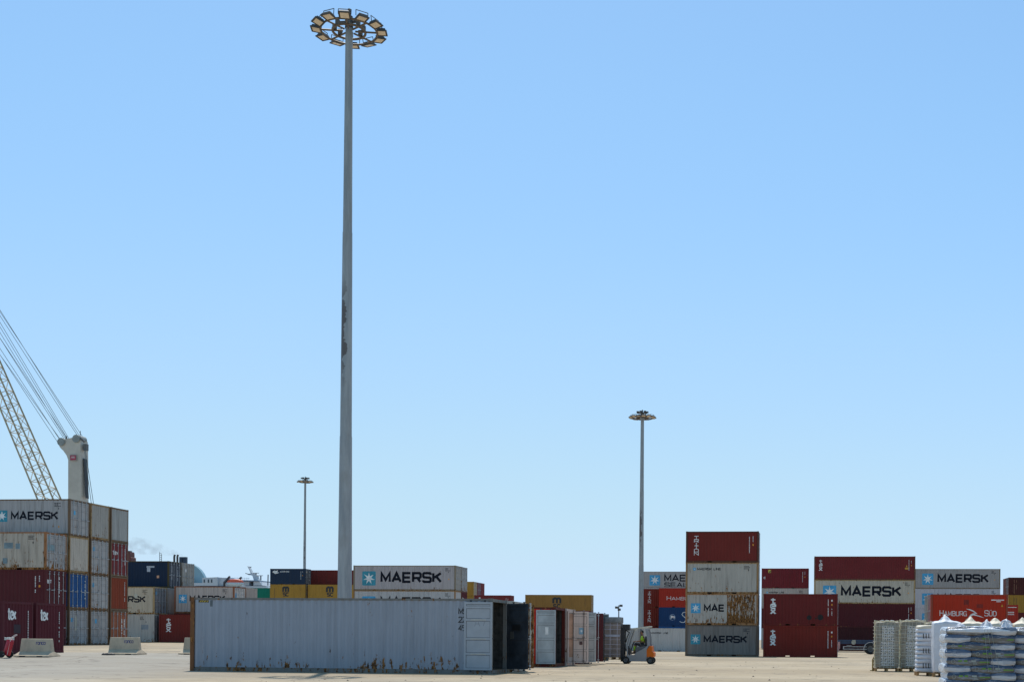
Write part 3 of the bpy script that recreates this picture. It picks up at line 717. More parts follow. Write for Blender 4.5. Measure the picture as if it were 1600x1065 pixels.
# --- central star stack right of the tall mast
xC, yC = corner(552, 712, S40, 900); gC = .95
for r_ in (0, 1): hidden(xC, yC + r_ * PY, gC, S40, HQ, GREY)
a = put(xC, yC, gC + HQ, S40, HQ, (.44, .47, .50), 'grey container whose star emblem just shows above the foreground container', rust=.4, dirt=.5, right='blank', postc=(.3, .17, .07)); maersk40(a)
a = put(xC, yC + PY, gC + HQ, S40, HQ, PLUM, 'maroon container end below the top doors of the central stack', rust=.2); end_mark(a, 'lettering', flat_word('tex', .4, 1.75, .5, .8, .2), M_white)
a = put(xC, yC, gC + 2 * HQ, S40, HQ, (.40, .40, .43), 'grey container with teal star emblem and bold dark lettering right of the tall mast', rust=.5, dirt=.55, right='doors', postc=(.22, .2, .15), doorc=(.36, .35, .33), fade=.1); maersk40(a, True)
put(xC, yC + PY, gC + 2 * HQ, S40, HQ, GREY, 'rust-streaked container doors behind the teal-star container, at the top', rust=1.0, dirt=.9, right='doors')

# --- narrow ends behind the central stack
xE, yE = corner_r(740, 222, S20, 920); gE = .95
for r_ in range(3):
    for lv in range(3):
        if (r_, lv) == (0, 2): continue
        hidden(xE, yE + r_ * PY, gE + lv * ST, S20, ST)
put(xE, yE, gE + 2 * ST, S20, ST, YEL, 'lower yellow container peeking out right of the central stack', rust=.2, right='doors', doorc=(.06, .07, .09))
put(xE, yE, gE + 3 * ST, S20, ST, YEL, 'small yellow container with pale doors, highest right of the central stack', rust=.3, right='doors', doorc=(.42, .36, .25))
put(xE, yE + PY, gE + 3 * ST, S20, ST, PURP, 'purple-maroon container doors beside the small yellow container', rust=.2, right='doors')
put(xE, yE + 2 * PY, gE + 3 * ST, S20, ST, (.2, .05, .06), 'dull red container end, last in the row of narrow ends', rust=.2)
xF, yF = corner(741, 798, S20, 935)
hidden(xF, yF, .5, S20, ST); hidden(xF, yF, .5 + ST, S20, ST)
a = put(xF, yF, .5 + 2 * ST, S20, ST, (.15, .028, .03), 'low maroon container showing just its top above the foreground door', rust=.15); mark(a, 'lettering', vert_word('tex', .9, 2.3, 1.3, .37, .26), M_white); codes(a, 51)

# --- lone ochre stack in the centre
xO, yO = corner(820.5, 924, S40, 940)
hidden(xO, yO, .55, S40, HQ)
put(xO, yO, .55 + HQ, S40, HQ, (.17, .04, .05), 'purple-brown container showing as a strip under the ochre one', rust=.2, right='doors')
a = put(xO, yO, .62 + 2 * HQ, S40, HQ, OCH, 'ochre container with black letters above the row of open doors', rust=.2, dirt=.4, right='doors'); a.location.z = .55 + 2 * HQ; msc40(a, [5.2])
mark(a, 'code_marking', vticks(11.0, 2.4, 1.6, .07, 6), M_black)

# --- stack behind the second mast
xD, yD = corner_r(1088, 138, S20, 1000)
a = put(xD, yD, .03, S20, ST, (.42, .46, .49), 'light grey container at ground level right behind the forklift', rust=.3, right='doors'); a.location.z = G(a.location.x, a.location.y); maerskline(a)
a = put(xD - S40 - .3, yD + .3, .03, S40, ST, (.36, .39, .41), 'grey container at ground level seen between carton load and forklift mast', rust=.3); a.location.z = G(xD - 1, yD)
a = put(xD + S20 + .45, yD, 0, S20, ST, (.47, .48, .47), 'pale container glimpsed in the gap between the four-high stack and the two-high red stack', rust=.2)
vD = 172
qx = P(1003.5, 930, vD); xD1, yD1 = qx.x, qx.y
qx = P(1029.5, 930, vD - 2.9); xD2, yD2 = qx.x, qx.y
gD = .5
hidden(xD1, yD1, gD, S20, ST); hidden(xD2, yD2, gD, S20, ST, BLUE)
a = put(xD1, yD1, gD + ST, S20, ST, OXR, 'oxide red container end section with vertical white letters, lower of two by the second mast', rust=.15); tritonv(a, 1.0)
a = put(xD1, yD1, gD + 2 * ST, S20, ST, OXR, 'oxide red container end section with vertical white letters, upper of two by the second mast', rust=.15); tritonv(a, 1.0)
a = put(xD2, yD2, gD + ST, S20, ST, (.011, .045, .14), 'royal blue container with white handwriting lettering left of the four-high stack', rust=.1, dirt=.3)
mark(a, 'emblem', [([Vector((1.85 + .42 * math.cos(2 * math.pi * i / 20), 1.25 + .42 * math.sin(2 * math.pi * i / 20))), Vector((1.85 + .42 * math.cos(2 * math.pi * (i + 1) / 20), 1.25 + .42 * math.sin(2 * math.pi * (i + 1) / 20))),
     Vector((1.85 + .38 * math.cos(2 * math.pi * (i + 1) / 20), 1.25 + .38 * math.sin(2 * math.pi * (i + 1) / 20))), Vector((1.85 + .38 * math.cos(2 * math.pi * i / 20), 1.25 + .38 * math.sin(2 * math.pi * i / 20)))], .001) for i in range(20)], plain('pale_blue', (.3, .4, .55)))
mark(a, 'emblem', rect(1.62, 1.72, 1.0, 1.5) + poly([(1.72, 1.2), (2.2, 1.1), (2.2, 1.38), (1.72, 1.48)]), M_white); mark(a, 'emblem', rect(1.8, 2.1, 1.26, 1.32, .003), plain('red_stripe', (.6, .05, .04)))
def scr(pts, t=.06): 
    L1, R1 = ribbon(pts, t); return [([L1[j], L1[j + 1], R1[j + 1], R1[j]], .001) for j in range(len(pts) - 1)]
mark(a, 'lettering', scr([(3.75, 1.75), (3.6, 1.95), (3.3, 1.9), (3.15, 1.65), (3.3, 1.45), (3.6, 1.2), (3.7, .9), (3.5, .6), (3.15, .55), (2.85, .7)], .08) + scr([(4.3, 1.25), (4.1, 1.35), (3.9, 1.1), (4.0, .85), (4.25, .95), (4.35, 1.3), (4.35, .9), (4.5, .85)]) + scr([(4.55, .5), (4.75, 1.2), (4.95, 1.85), (5.1, 1.75), (4.85, 1.1), (4.8, .5)]), M_white)
a = put(xD2, yD2, gD + 2 * ST, S20, ST, RED, 'bright red container with white serif lettering left of the four-high stack', rust=.1, dirt=.3)
mark(a, 'lettering', flat_word('HAMBURG', 1.1, 1.0, .48, 4.0, .12, 2.4, serif=True, small=.8), M_white)
qx = P(1003.5, 900, 187); 
for lv in range(3): hidden(qx.x, qx.y, gD + lv * (HQ if lv else ST), S40, HQ if lv else ST, GREY)
a = put(qx.x, qx.y, gD + ST + 2 * HQ, S40, ST, (.34, .35, .36), 'grey container with two lines of dark lettering at the top beside the second mast', rust=.3, topc=(.55, .3, .28))
mark(a, 'emblem', rect(1.1, 2.7, .5, 2.05), M_star); mark(a, 'emblem_star', star_quads(1.9, 1.3, 1.7), M_white)
mark(a, 'lettering', flat_word('MAERSK', 3.4, 1.2, .85, 6.3, .22, 3) + flat_word('SEALAND', 3.4, .3, .6, 6.3, .22, 3), M_ink)

# --- four-high stack
xH, yH = corner(1071, 1185, S20, 930)
a = put(xH, yH, 0, S20, ST, (.21, .205, .20), 'dark grey container with star and bold lettering at the foot of the four-high stack', rust=.3, dirt=.9, fade=.05, right='doors', postc=(.14, .12, .10)); maersk20(a, True)
a = put(xH, yH, ST, S20, ST, (.42, .42, .40), 'grey container with a heavily rusted half and cut-off lettering, second level of the four-high stack', rust=.85, dirt=.7, right='doors', xr=(.42, 2.75), postc=(.35, .2, .1), foot=1.3); maersk20(a, False, 'MAE')
a = put(xH, yH, 2 * ST, S20, ST, (.40, .41, .39), 'grey container with thin dark lettering top left, third level of the four-high stack', rust=.72, dirt=.75, right='doors', postc=(.3, .2, .1)); maerskline(a)
a = put(xH, yH, 3 * ST, S20, ST, (.15, .024, .020), 'dark red container with vertical white letters crowning the four-high stack', rust=.12, dirt=.35, right='doors', postc=(.09, .04, .03)); tritonv(a); codes(a, 61)

# --- stack just right of it, further back
xJ, yJ = corner(1190, 1263.5, S20, 900); gJ = .3
hidden(xJ, yJ, gJ, S20, ST, GREY)
put(xJ, yJ, gJ + ST, S20, ST, PLUM, 'plum container mostly hidden behind the upper two-high red one', rust=.2, right='doors')
a = put(xJ, yJ, gJ + 2 * ST, S20, ST, (.42, .42, .41), 'pale grey container with tiny lettering showing as a strip above the two-high red pair', rust=.35, right='doors'); maerskline(a)
a = put(xJ, yJ, gJ + 3 * ST, S20, ST, (.16, .022, .03), 'crimson container with a small yellow emblem, top of the stack behind the two-high pair', rust=.15, right='doors'); codes(a, 63)
mark(a, 'emblem', rect(.85, 1.2, 2.0, 2.4), plain('emblem_yellow', (.6, .5, .08))); mark(a, 'emblem', poly([(.9, 2.05), (1.15, 2.05), (1.15, 2.35)], .003), M_black); mark(a, 'lettering', flat_word('c', .3, 1.25, .3, .2, .25), M_white)

# --- two-high red pair
xK, yK = corner(1192.5, 1308.8, S20, 975)
a = put(xK, yK, 0, S20, ST, (.16, .022, .016), 'lower dark red container of the two-high pair', thru=True, rust=.12, dirt=.35, right='doors'); texv(a, .8, 71)
a = put(xK, yK, ST, S20, ST, (.125, .018, .018), 'upper dark red container of the two-high pair, with black scuff spots', rust=.2, dirt=.4, right='doors'); texv(a, .8, 73)
mark(a, 'scuff', disc_quads(3.75, .65, .2) + disc_quads(4.65, .68, .24) + disc_quads(4.3, .6, .07), plain('scuff_black', (.02, .018, .018), .9))

# --- long maroon / star stack
xL, yL = corner(1272, 1430, S40, 930); gL = .1
put(xL, yL, gL, S40, HQ, (.05, .012, .015), 'lowest dark maroon container behind the trailer', rust=.15)
a = put(xL, yL, gL + HQ, S40, HQ, (.075, .014, .019), 'long plum container under the star container, behind the brick pallets', rust=.15, dirt=.35); codes(a, 75)
a = put(xL, yL, gL + 2 * HQ, S40, HQ, (.44, .44, .39), 'long cream-grey container with blue star emblem between maroon ones', rust=.7, dirt=.55, postc=(.35, .27, .14)); maersk40(a)
a = put(xL, yL, gL + 3 * HQ, S40, HQ, (.14, .022, .026), 'long maroon container on top of the cream one with the star', rust=.35, dirt=.45, postc=(.12, .05, .04)); mark(a, 'lettering', vert_word('tex', .78, 2.5, 1.35, .34, .2), M_white); codes(a, 77)
mark(a, 'warning_sticker', rect(10.95, 11.35, 1.3, 1.5) + poly([(11.05, 1.58), (11.25, 1.58), (11.15, 1.85)]), plain('amber_sticker', (.6, .33, .03)))

# --- three star containers behind
xN, yN = corner(1429, 1563, S40, 930); gN = .33
hidden(xN, yN, gN, S40, HQ, GREY)
a = put(xN, yN, gN + HQ, S40, HQ, (.40, .43, .5), 'bluish grey star container low behind the red lettered container', rust=.2); maersk40(a)
a = put(xN, yN, gN + 2 * HQ, S40, HQ, (.43, .46, .53), 'pale bluish container with a star, middle level left of the red lettered container', rust=.25); maersk40(a)
a = put(xN, yN, gN + 3 * HQ, S40, HQ, (.31, .32, .335), 'darker grey star container on top at the right, behind the red lettered one', rust=.3, dirt=.5, postc=(.2, .18, .14)); maersk40(a)

# --- red lettered container
xS, yS = corner(1454.5, 1575, S20, 950)
put(xS, yS, 0, S20, ST, (.18, .03, .025), 'dark red container standing behind the white bulk bags', rust=.2)
put(xS, yS + PY, 0, S20, ST, GREY, HID, 'containers hidden behind the nearer rows')
a = put(xS, yS, ST, S20, ST, (.36, .032, .014), 'orange-red container with large white serif lettering and a bird emblem', rust=.18, dirt=.35, left='doors', postc=(.25, .06, .04))
mark(a, 'lettering', flat_word('HAMBURG', .72, .86, .43, 2.1, .12, 2.6, serif=True, small=.82) + flat_word('SYD', 4.25, .86, .43, .9, .12, 2.6, serif=True, small=.88), M_white)
def blade(a_, b_, w_, bend):
    n = 8; up = []; dn = []
    for i in range(n + 1):
        t_ = i / n; p = Vector(a_).lerp(Vector(b_), t_); nn_ = Vector((-(b_[1] - a_[1]), b_[0] - a_[0])).normalized()
        c_ = p + nn_ * bend * math.sin(math.pi * t_); h_ = w_ * math.sin(math.pi * min(1, max(0.02, t_))) ** .8
        up.append(c_ + nn_ * h_ / 2); dn.append(c_ - nn_ * h_ / 2)
    return [([up[i], up[i + 1], dn[i + 1], dn[i]], .001) for i in range(n)]
mark(a, 'emblem', blade((2.78, 1.42), (3.7, .98), .1, .08) + [(q[0], .002) for q in blade((2.95, .68), (3.65, 1.05), .15, .1)] + [(q[0], .003) for q in blade((3.15, .95), (4.2, .7), .08, .05)], M_white)
mark(a, 'code_marking', rect(4.75, 5.75, 2.1, 2.17) + rect(5.15, 5.5, 1.98, 2.04), M_white); mark(a, 'scuff', rect(2.6, 3.0, 1.75, 2.15) + rect(3.6, 4.1, 1.5, 1.8), plain('dark_red_patch', (.2, .02, .012), .8))
mark(a, 'sticker', poly([(5.5, 1.6), (5.7, 1.6), (5.6, 1.8)]), plain('ochre_sticker', (.5, .25, .02)))
put(xS, yS + PY, ST, S20, ST, (.3, .29, .26), 'grey-brown container whose door edge shows left of the red lettered container', rust=.6, left='doors')

# --- maroon and yellow at the right edge
qx = P(1576, 920, 184); gP = .5
for lv, (c_, lb) in enumerate(((PLUM, None), (MAR, 'dark maroon container low at the right edge under the yellow one'), (YEL, 'yellow container at the right edge beneath the maroon one'), ((.07, .02, .02), 'dark maroon container topping the stack at the right edge'))):
    if lb is None: hidden(qx.x, qx.y, gP, S40, ST)
    else:
        a = put(qx.x, qx.y, gP + lv * ST, S40, ST, c_, lb, rust=.2, left='doors')
        mark(a, 'code_marking', vticks(.75, 2.2, 1.9, .1, 80 + lv) + vticks(1.1, 2.2, 1.4, .07, 90 + lv), M_black if lv == 2 else plain('amber_code', (.3, .15, .08)))
put(qx.x, qx.y + PY, gP + 3 * ST, S40, ST, (.15, .07, .07), 'faded maroon container whose end shows just left of the right edge stack', rust=.2)
for lv in range(3): hidden(qx.x, qx.y + PY, gP + lv * ST, S40, ST)
xQ, yQ = corner_r(1591, 128, S20, 960)
hidden(xQ, yQ, 0, S20, ST)
a = put(xQ, yQ, ST - .25 + .25, S20, ST, (.32, .03, .02), 'small red container corner with white writing right of the red lettered container', rust=.1); mark(a, 'code_marking', rect(4.9, 5.9, 2.3, 2.36) + ticks(4.9, 1.75, 2, .9, .12, 5), M_white)

# ------------------------------------------------------------------ floodlight masts
M_pole = NB('galvanised_pole')
def pole_mat():
    k = M_pole; st = k.noise(k.coord((3, 3, .25), rand=False), 1.5, 6, .65); big = k.noise(k.coord((1, 1, .5), rand=False), .8, 4)
    c = k.mix(k.rng(st, .35, .65), (.25, .27, .285), (.36, .375, .38)); c = k.mix(k.rng(big, .5, .7), c, (.27, .27, .26))
    tc = k.n('ShaderNodeTexCoord'); sp = k.n('ShaderNodeSeparateXYZ'); k.l(tc.outputs['Object'], sp.inputs[0])
    band = k.math('MULTIPLY', k.rng(sp.outputs['Z'], 12.6, 14.6), k.rng(sp.outputs['Z'], 16.5, 18.6, 1, 0))
    lim = k.math('SUBTRACT', k.math('MULTIPLY', k.noise(k.coord((.6, .6, 1.5), rand=False), 1.2, 5, .6), 1.1), .58)
    side = k.rng(k.math('SUBTRACT', sp.outputs['X'], lim), -.01, .015, 1, 0)
    c = k.mix(k.math('MULTIPLY', k.math('MULTIPLY', band, side), .8), c, (.07, .052, .046))
    k.bump(st, .2, .01)
    return k.done(c, .6, .1)
M_pole = pole_mat()
M_lamp_body = plain('lamp_housing', (.075, .07, .066), .6, .2); M_brown = plain('ring_steel', (.16, .125, .095), .6, .3)
M_lens = plain('floodlight_lens', (.72, .60, .44), .4, var=.08)
def mast(px_top, py_top, v, base_px, label, H, r0=.33, r1=.165, nl=12, ringr=1.6, ls=1.0, z0=None, phase=0, second=False):
    q = P(base_px, 1000, v); gz = G(q.x, q.y) if z0 is None else z0
    t = thing('floodlight_mast', label, 'light mast', (q.x, q.y, gz), 0, 'floodlight masts')
    H -= gz
    b = MB(); segs = [0, .36, .68, 1]
    for a_, c_ in zip(segs[:-1], segs[1:]):
        ra = r0 + (r1 - r0) * a_; rc = r0 + (r1 - r0) * c_
        b.tube((0, 0, a_ * H), (0, 0, c_ * H), ra * 1.0 + (0.012 if a_ == 0 else 0), rc + .012, 12, smooth=True)
    b.tube((0, 0, 0), (0, 0, .06), r0 * 1.9, r0 * 1.9, 16)
    for i in range(8):
        an = i * math.pi / 4; b.tube((r0 * 1.6 * math.cos(an), r0 * 1.6 * math.sin(an), .05), (r0 * 1.6 * math.cos(an), r0 * 1.6 * math.sin(an), .14), .03)
    b.build('pole', M_pole, t)
    b = MB(); b.tube((0, 0, H), (0, 0, H + .55), .2, .17, 10); b.tube((0, 0, H + .5), (0, 0, H + .9), .1, .07, 8)
    b.tube((-.5, 0, H + .3), (.5, 0, H + .3), .07); b.build('mast_head', M_lamp_body, t)
    b = MB(); zr = H - .15; n = 36
    for rr, w_ in ((ringr * .86, .05), (ringr * .5, .06)):
        for i in range(n):
            a0, a1 = 2 * math.pi * i / n, 2 * math.pi * (i + 1) / n
            b.tube((rr * math.cos(a0), rr * math.sin(a0), zr), (rr * math.cos(a1), rr * math.sin(a1), zr), w_, n=5, cap=False)
    for i in range(8):
        a0 = 2 * math.pi * (i + .3) / 8
        b.tube((.28 * math.cos(a0), .28 * math.sin(a0), zr + .02), (ringr * .86 * math.cos(a0), ringr * .86 * math.sin(a0), zr + .02), .045, n=5)
        b.box(.44 * ringr * math.cos(a0) - .09, .44 * ringr * math.cos(a0) + .09, .44 * ringr * math.sin(a0) - .07, .44 * ringr * math.sin(a0) + .07, zr + .05, zr + .3)
    b.build('lamp_ring', M_brown, t)
    def lamp_mesh():
        b = MB(); w_, h_, d_ = .29 * ls, .265 * ls, .07
        b.add([(-w_, -h_, 0), (w_, -h_, 0), (w_, h_, 0), (-w_, h_, 0), (-w_ * .75, -h_ * .7, d_ * 2), (w_ * .75, -h_ * .7, d_ * 2), (w_ * .75, h_ * .7, d_ * 2), (-w_ * .75, h_ * .7, d_ * 2)],
              [(0, 1, 2, 3), (4, 7, 6, 5), (0, 4, 5, 1), (1, 5, 6, 2), (2, 6, 7, 3), (3, 7, 4, 0)])
        b.box(-w_ - .02, w_ + .02, -h_ - .02, -h_ + .03, -.03, .02); b.box(-w_ - .02, w_ + .02, h_ - .03, h_ + .02, -.03, .02)
        b.box(-w_ - .02, -w_ + .03, -h_ + .03, h_ - .03, -.03, .02); b.box(w_ - .03, w_ + .02, -h_ + .03, h_ - .03, -.03, .02)
        b.tube((-w_ - .04, 0, .06), (-w_ - .04, 0, .32), .018, n=5); b.tube((w_ + .04, 0, .06), (w_ + .04, 0, .32), .018, n=5); b.tube((-w_ - .04, 0, .32), (w_ + .04, 0, .32), .018, n=5)
        l = MB(); l.box(-w_ + .055, w_ - .055, -h_ + .055, h_ - .055, -.018, -.006)
        return b.mesh('floodlight'), l.mesh('lens')
    lm, le = lamp_mesh()
    for i in range(nl):
        a0 = 2 * math.pi * (i + phase) / nl
        o = link('floodlight', lm, t, (ringr * math.cos(a0), ringr * math.sin(a0), zr + .02), 0, M_lamp_body)
        tilt = R(9 + 4 * ((i * 37) % 5 - 2))
        # lens faces down and outward
        n_ = Vector((math.cos(a0) * math.sin(tilt), math.sin(a0) * math.sin(tilt), -math.cos(tilt)))
        tx = Vector((-math.sin(a0), math.cos(a0), 0)); zz = -n_; yy = zz.cross(tx)
        o.rotation_euler = Matrix((tx, yy, zz)).transposed().to_euler()
        link('lens', le, o, mat=M_lens)
    if second:
        b = MB(); 
        for i in range(7):
            a0 = 2 * math.pi * i / 7; b.tube((.15 * math.cos(a0), .15 * math.sin(a0), H + .45), (.75 * math.cos(a0), .75 * math.sin(a0), H + .62), .06, n=5); b.box(.62 * math.cos(a0) - .15, .62 * math.cos(a0) + .15, .62 * math.sin(a0) - .15, .62 * math.sin(a0) + .15, H + .5, H + .68)
        b.build('service_platform', M_lamp_body, t)
    return t
mast(544, 48, 58.2, 538, 'tall grey floodlight mast with flaking rust rising behind the long blue-grey container', 29.72, .34, .155, 12, 1.50, ls=.86, phase=.42)
mast(1003, 652, 160, 1001, 'mid-distance floodlight mast beside the red and grey lettered stack', 29.8, .36, .2, 14, 1.5, z0=None, second=True)
mast(475, 753, 228, 475, 'farthest floodlight mast above the small navy container', 29.6, .30, .17, 10, 1.2, phase=.2, second=True)

# ------------------------------------------------------------------ camera pole far off
q = P(966.5, 1000, 150)
t = thing('camera_pole', 'thin far pole with small black lamps between the carton load and the second mast', 'pole', (q.x, q.y, G(q.x, q.y)))
b = MB(); b.tube((0, 0, 0), (0, 0, 5.4), .09, .06, 8); b.build('pole', M_lamp_body, t)
for sx, z_ in ((-.27, 5.0), (.27, 5.22), (.05, 4.75)):
    b = MB(); b.box(sx - .17, sx + .17, -.15, .15, z_, z_ + .26); b.tube((0, 0, z_ + .1), (sx, 0, z_ + .1), .04, n=5); b.build('spotlight', M_lamp_body, t)

# ------------------------------------------------------------------ concrete barriers
M_conc = NB('barrier_concrete')
def conc():
    k = M_conc; a_ = k.noise(k.coord((1, 1, .6)), 2, 6, .65); b_ = k.noise(k.coord(), 22, 4)
    c = k.mix(k.rng(a_, .35, .7), (.55, .45, .33), (.40, .33, .25)); c = k.mix(k.math('MULTIPLY', k.rng(b_, .6, .75), .4), c, (.25, .22, .18))
    k.bump(b_, .3, .008); return k.done(c, .9, spec=.25)
M_conc = conc()
def barrier(px0, px1, v, label):
    p0 = P(px0, 1020, v); p1 = P(px1, 1020, v); L = (p1 - p0).length
    cx, cy = (p0.x + p1.x) / 2, (p0.y + p1.y) / 2
    t = thing('concrete_barrier', label, 'barrier', (cx, cy, G(cx, cy)), TH * .6, 'concrete barriers on the yard')
    b = MB(); L = 1.72; hb, hm, ht = .56, .12, .10; z1, z2 = .25, .86
    def ring(xh, hy, z): return [(-xh, -hy, z), (xh, -hy, z), (xh, hy, z), (-xh, hy, z)]
    # a toe that slopes sharply near the floor, then a steep wall; ends raked inwards
    rs = [ring(L / 2, hb, .0), ring(L / 2 - .01, hb, .06), ring(L / 2 - .09, hm + .02, z1), ring(L / 2 - .14, ht, z2 - .02), ring(L / 2 - .16, ht - .02, z2)]
    vs = [p for r_ in rs for p in r_]; fs = [tuple(range(4))[::-1], tuple(range(16, 20))]
    for k_ in range(4):
        for i in range(4): fs.append((k_ * 4 + i, k_ * 4 + (i + 1) % 4, k_ * 4 + 4 + (i + 1) % 4, k_ * 4 + 4 + i))
    b.add(vs, fs)
    o = b.build('block', M_conc, t)
    b = MB()
    for x_ in (-.42, .42): b.box(x_ - .14, x_ + .14, -hb - .004, -hb + .1, -.01, .05)
    b.build('lifting_slot', M_dark, t)
    mb = MB(); sl_ = (hm + .02 - ht) / (z2 - .02 - z1)
    for pts, ly in flat_word('ranco', .02, .58, .17, .44, .16, 1.6):
        mb.add([(p.x, -(ht + (z2 - .02 - p.y) * sl_) - .003 - ly, p.y) for p in pts], [tuple(range(len(pts)))])
    mb.build('lettering', M_ink_n, o)
    return t
barrier(30, 86, 59.5, 'concrete barrier with blue lettering in front of the maroon container end, leftmost of three')
barrier(168, 223, 62.5, 'concrete barrier with blue lettering in front of the brick-brown doors, middle one of three')
barrier(284, 338, 64, 'concrete barrier mostly hidden behind the rusty corner of the long foreground container')
# rubber scrap beside the middle barrier
q = P(169, 1017, 61.5); b = MB(); r_ = random.Random(3)
for i in range(4):
    x_ = -.2 + i * .13; b.lathe([(.0, .0), (.14, .0), (.12, .05), (.06, .09 + .03 * r_.random()), (0, .1)], 7, 0, Matrix.Translation((x_, r_.uniform(-.08, .08), 0)))
tag(b.build('rubber_scrap', M_dark, None, (q.x, q.y, G(q.x, q.y))), 'small black scrap of rubber lying beside the middle barrier', 'scrap')

# ------------------------------------------------------------------ wheeled fire extinguisher
q = P(9, 1021, 58.5)
t = thing('wheeled_fire_extinguisher', 'red wheeled fire extinguisher with white hose at the left picture edge', 'fire extinguisher', (q.x, q.y, G(q.x, q.y)), .3)
M_red = plain('extinguisher_red', (.42, .012, .03), .35); M_tyre = plain('tyre_rubber', (.02, .02, .021), .85)
mt = Matrix.Rotation(R(14), 4, 'Y')
b = MB(); b.lathe([(.0, .12), (.13, .12), (.165, .17), (.165, .78), (.15, .86), (.08, .93), (0, .94)], 16, 0, mt); b.build('cylinder', M_red, t)
for s_ in (-1, 1):
    b = MB(); b.tube((-.02 + (.12 if s_ > 0 else -.12), s_ * .22 - .03, .17), (-.02 + (.12 if s_ > 0 else -.12), s_ * .22 + .03, .17), .165, n=18); b.build('wheel', M_tyre, t)
b = MB(); b.path([(-.05, -.25, .17), (.05, .25, .17)], .02); b.path([(.1, -.14, .15), (.27, -.14, .95), (.45, -.14, 1.08), (.45, .14, 1.08), (.27, .14, .95), (.1, .14, .15)], .018); b.build('handle', plain('handle_pale', (.6, .5, .48)), t)
b = MB(); pts = []
for i in range(40):
    a_ = i * .5; pts.append((.16 + .2 * math.cos(a_) + .02 * math.sin(i), -.05 + .1 * math.sin(a_), .90 + .05 * math.sin(a_ * 1.3)))
b.path(pts, .018, 5); b.build('hose', plain('hose_white', (.62, .66, .64)), t)

# ------------------------------------------------------------------ harbour crane
vC_ = 172.0
def W3(px, py, v=vC_): return P(px, py, v)
M_crane = plain('crane_ivory', (.50, .455, .39), .5, var=.1, scale=.6); M_cable = plain('cable_steel', (.12, .15, .16), .6); M_lat = plain('lattice_ochre_ivory', (.40, .34, .23), .5, var=.2)
q0 = W3(120, 1000); gz = G(q0.x, q0.y)
t = thing('harbour_crane', 'ivory harbour crane tower with lattice boom behind the leftmost container stack', 'crane', (q0.x, q0.y, gz))
org = Vector((q0.x, q0.y, gz))
def loc(px, py, v=vC_): return W3(px, py, v) - org
out = [(106.5, 1002), (106.5, 718), (104, 711), (99, 704), (94, 699), (91.5, 694), (91, 689), (94, 686), (103, 685.5), (112, 683.5), (122, 683), (125, 687), (125.5, 700), (128, 1002)]
b = MB(); D_ = Vector((0, 1, 0)) * 1.9
b.prism([loc(x_, y_) for x_, y_ in out], D_); b.build('tower', M_crane, t)
b = MB()
a1, a2 = loc(126.5, 715) + Vector((.03, .5, 0)), loc(130, 777) + Vector((.03, .5, 0))
b.prism([a1, a1 + Vector((0, .75, 0)), a2 + Vector((0, .75, 0)), a2], (.06, 0, 0)); b.build('ladder_recess', M_dark, t)
b = MB()
for px_, py_, r_ in ((96, 690, .55), (119.5, 685, .55)):
    c_ = loc(px_, py_); b.tube(c_ + Vector((0, -.15, 0)), c_ + Vector((0, 1.7, 0)), r_, n=16)
b.build('sheave', plain('sheave_grey', (.25, .27, .26)), t)
b = MB(); c_ = loc(130, 697); b.box(c_.x - .2, c_.x + .25, c_.y + .3, c_.y + .9, c_.z - .5, c_.z + .4); b.build('winch_box', plain('winch_dark', (.12, .12, .12)), t); b = MB()
b.tube(loc(125, 684), loc(125.6, 673), .05); b.tube(loc(104, 685), loc(103.3, 681), .12)
b.tube(loc(126, 684), loc(132, 690), .15); b.build('winch_housing', plain('winch_dark', (.12, .12, .12)), t)
b = MB(); a1 = loc(109.5, 710); a2 = loc(120.5, 719.5); b.box(a1.x, a2.x, a1.y - .06, a1.y - .01, a2.z, a1.z); sg = b.build('sign', plain('sign_border', (.32, .26, .24)), t)
b = MB(); dx = (a2.x - a1.x) * .1; b.box(a1.x + dx, a2.x - dx, a1.y - .08, a1.y - .063, a2.z + dx, a1.z - dx); b.build('sign_face', plain('sign_crimson', (.38, .015, .06)), sg)
b = MB(); 
for cx_, cz_ in ((.3, .62), (.5, .66), (.7, .62), (.4, .55), (.6, .55)):
    x_ = a1.x + (a2.x - a1.x) * cx_; z_ = a2.z + (a1.z - a2.z) * cz_; b.box(x_ - .055, x_ + .055, a1.y - .095, a1.y - .083, z_ - .07, z_ + .07)
b.box(a1.x + dx * 2, a2.x - dx * 2, a1.y - .095, a1.y - .083, a2.z + dx * 3.0, a2.z + dx * 3.5); b.build('sign_symbol', plain('sign_pale', (.6, .5, .5)), sg)
b = MB(); x0 = loc(100, 712); b.box(org.x * 0 - 3.0, 3.2, .3, 4.5, 0, 6.0); b.box(-4.5, 6, -.5, 6, .6, 2.2); b.build('machine_house', M_crane, t)
b = MB()
for x_ in (-4, 5.4):
    for y_ in (-.2, 5.6): b.box(x_ - .6, x_ + .6, y_ - .6, y_ + .6, 0, .7)
b.build('outrigger', M_dark, t)
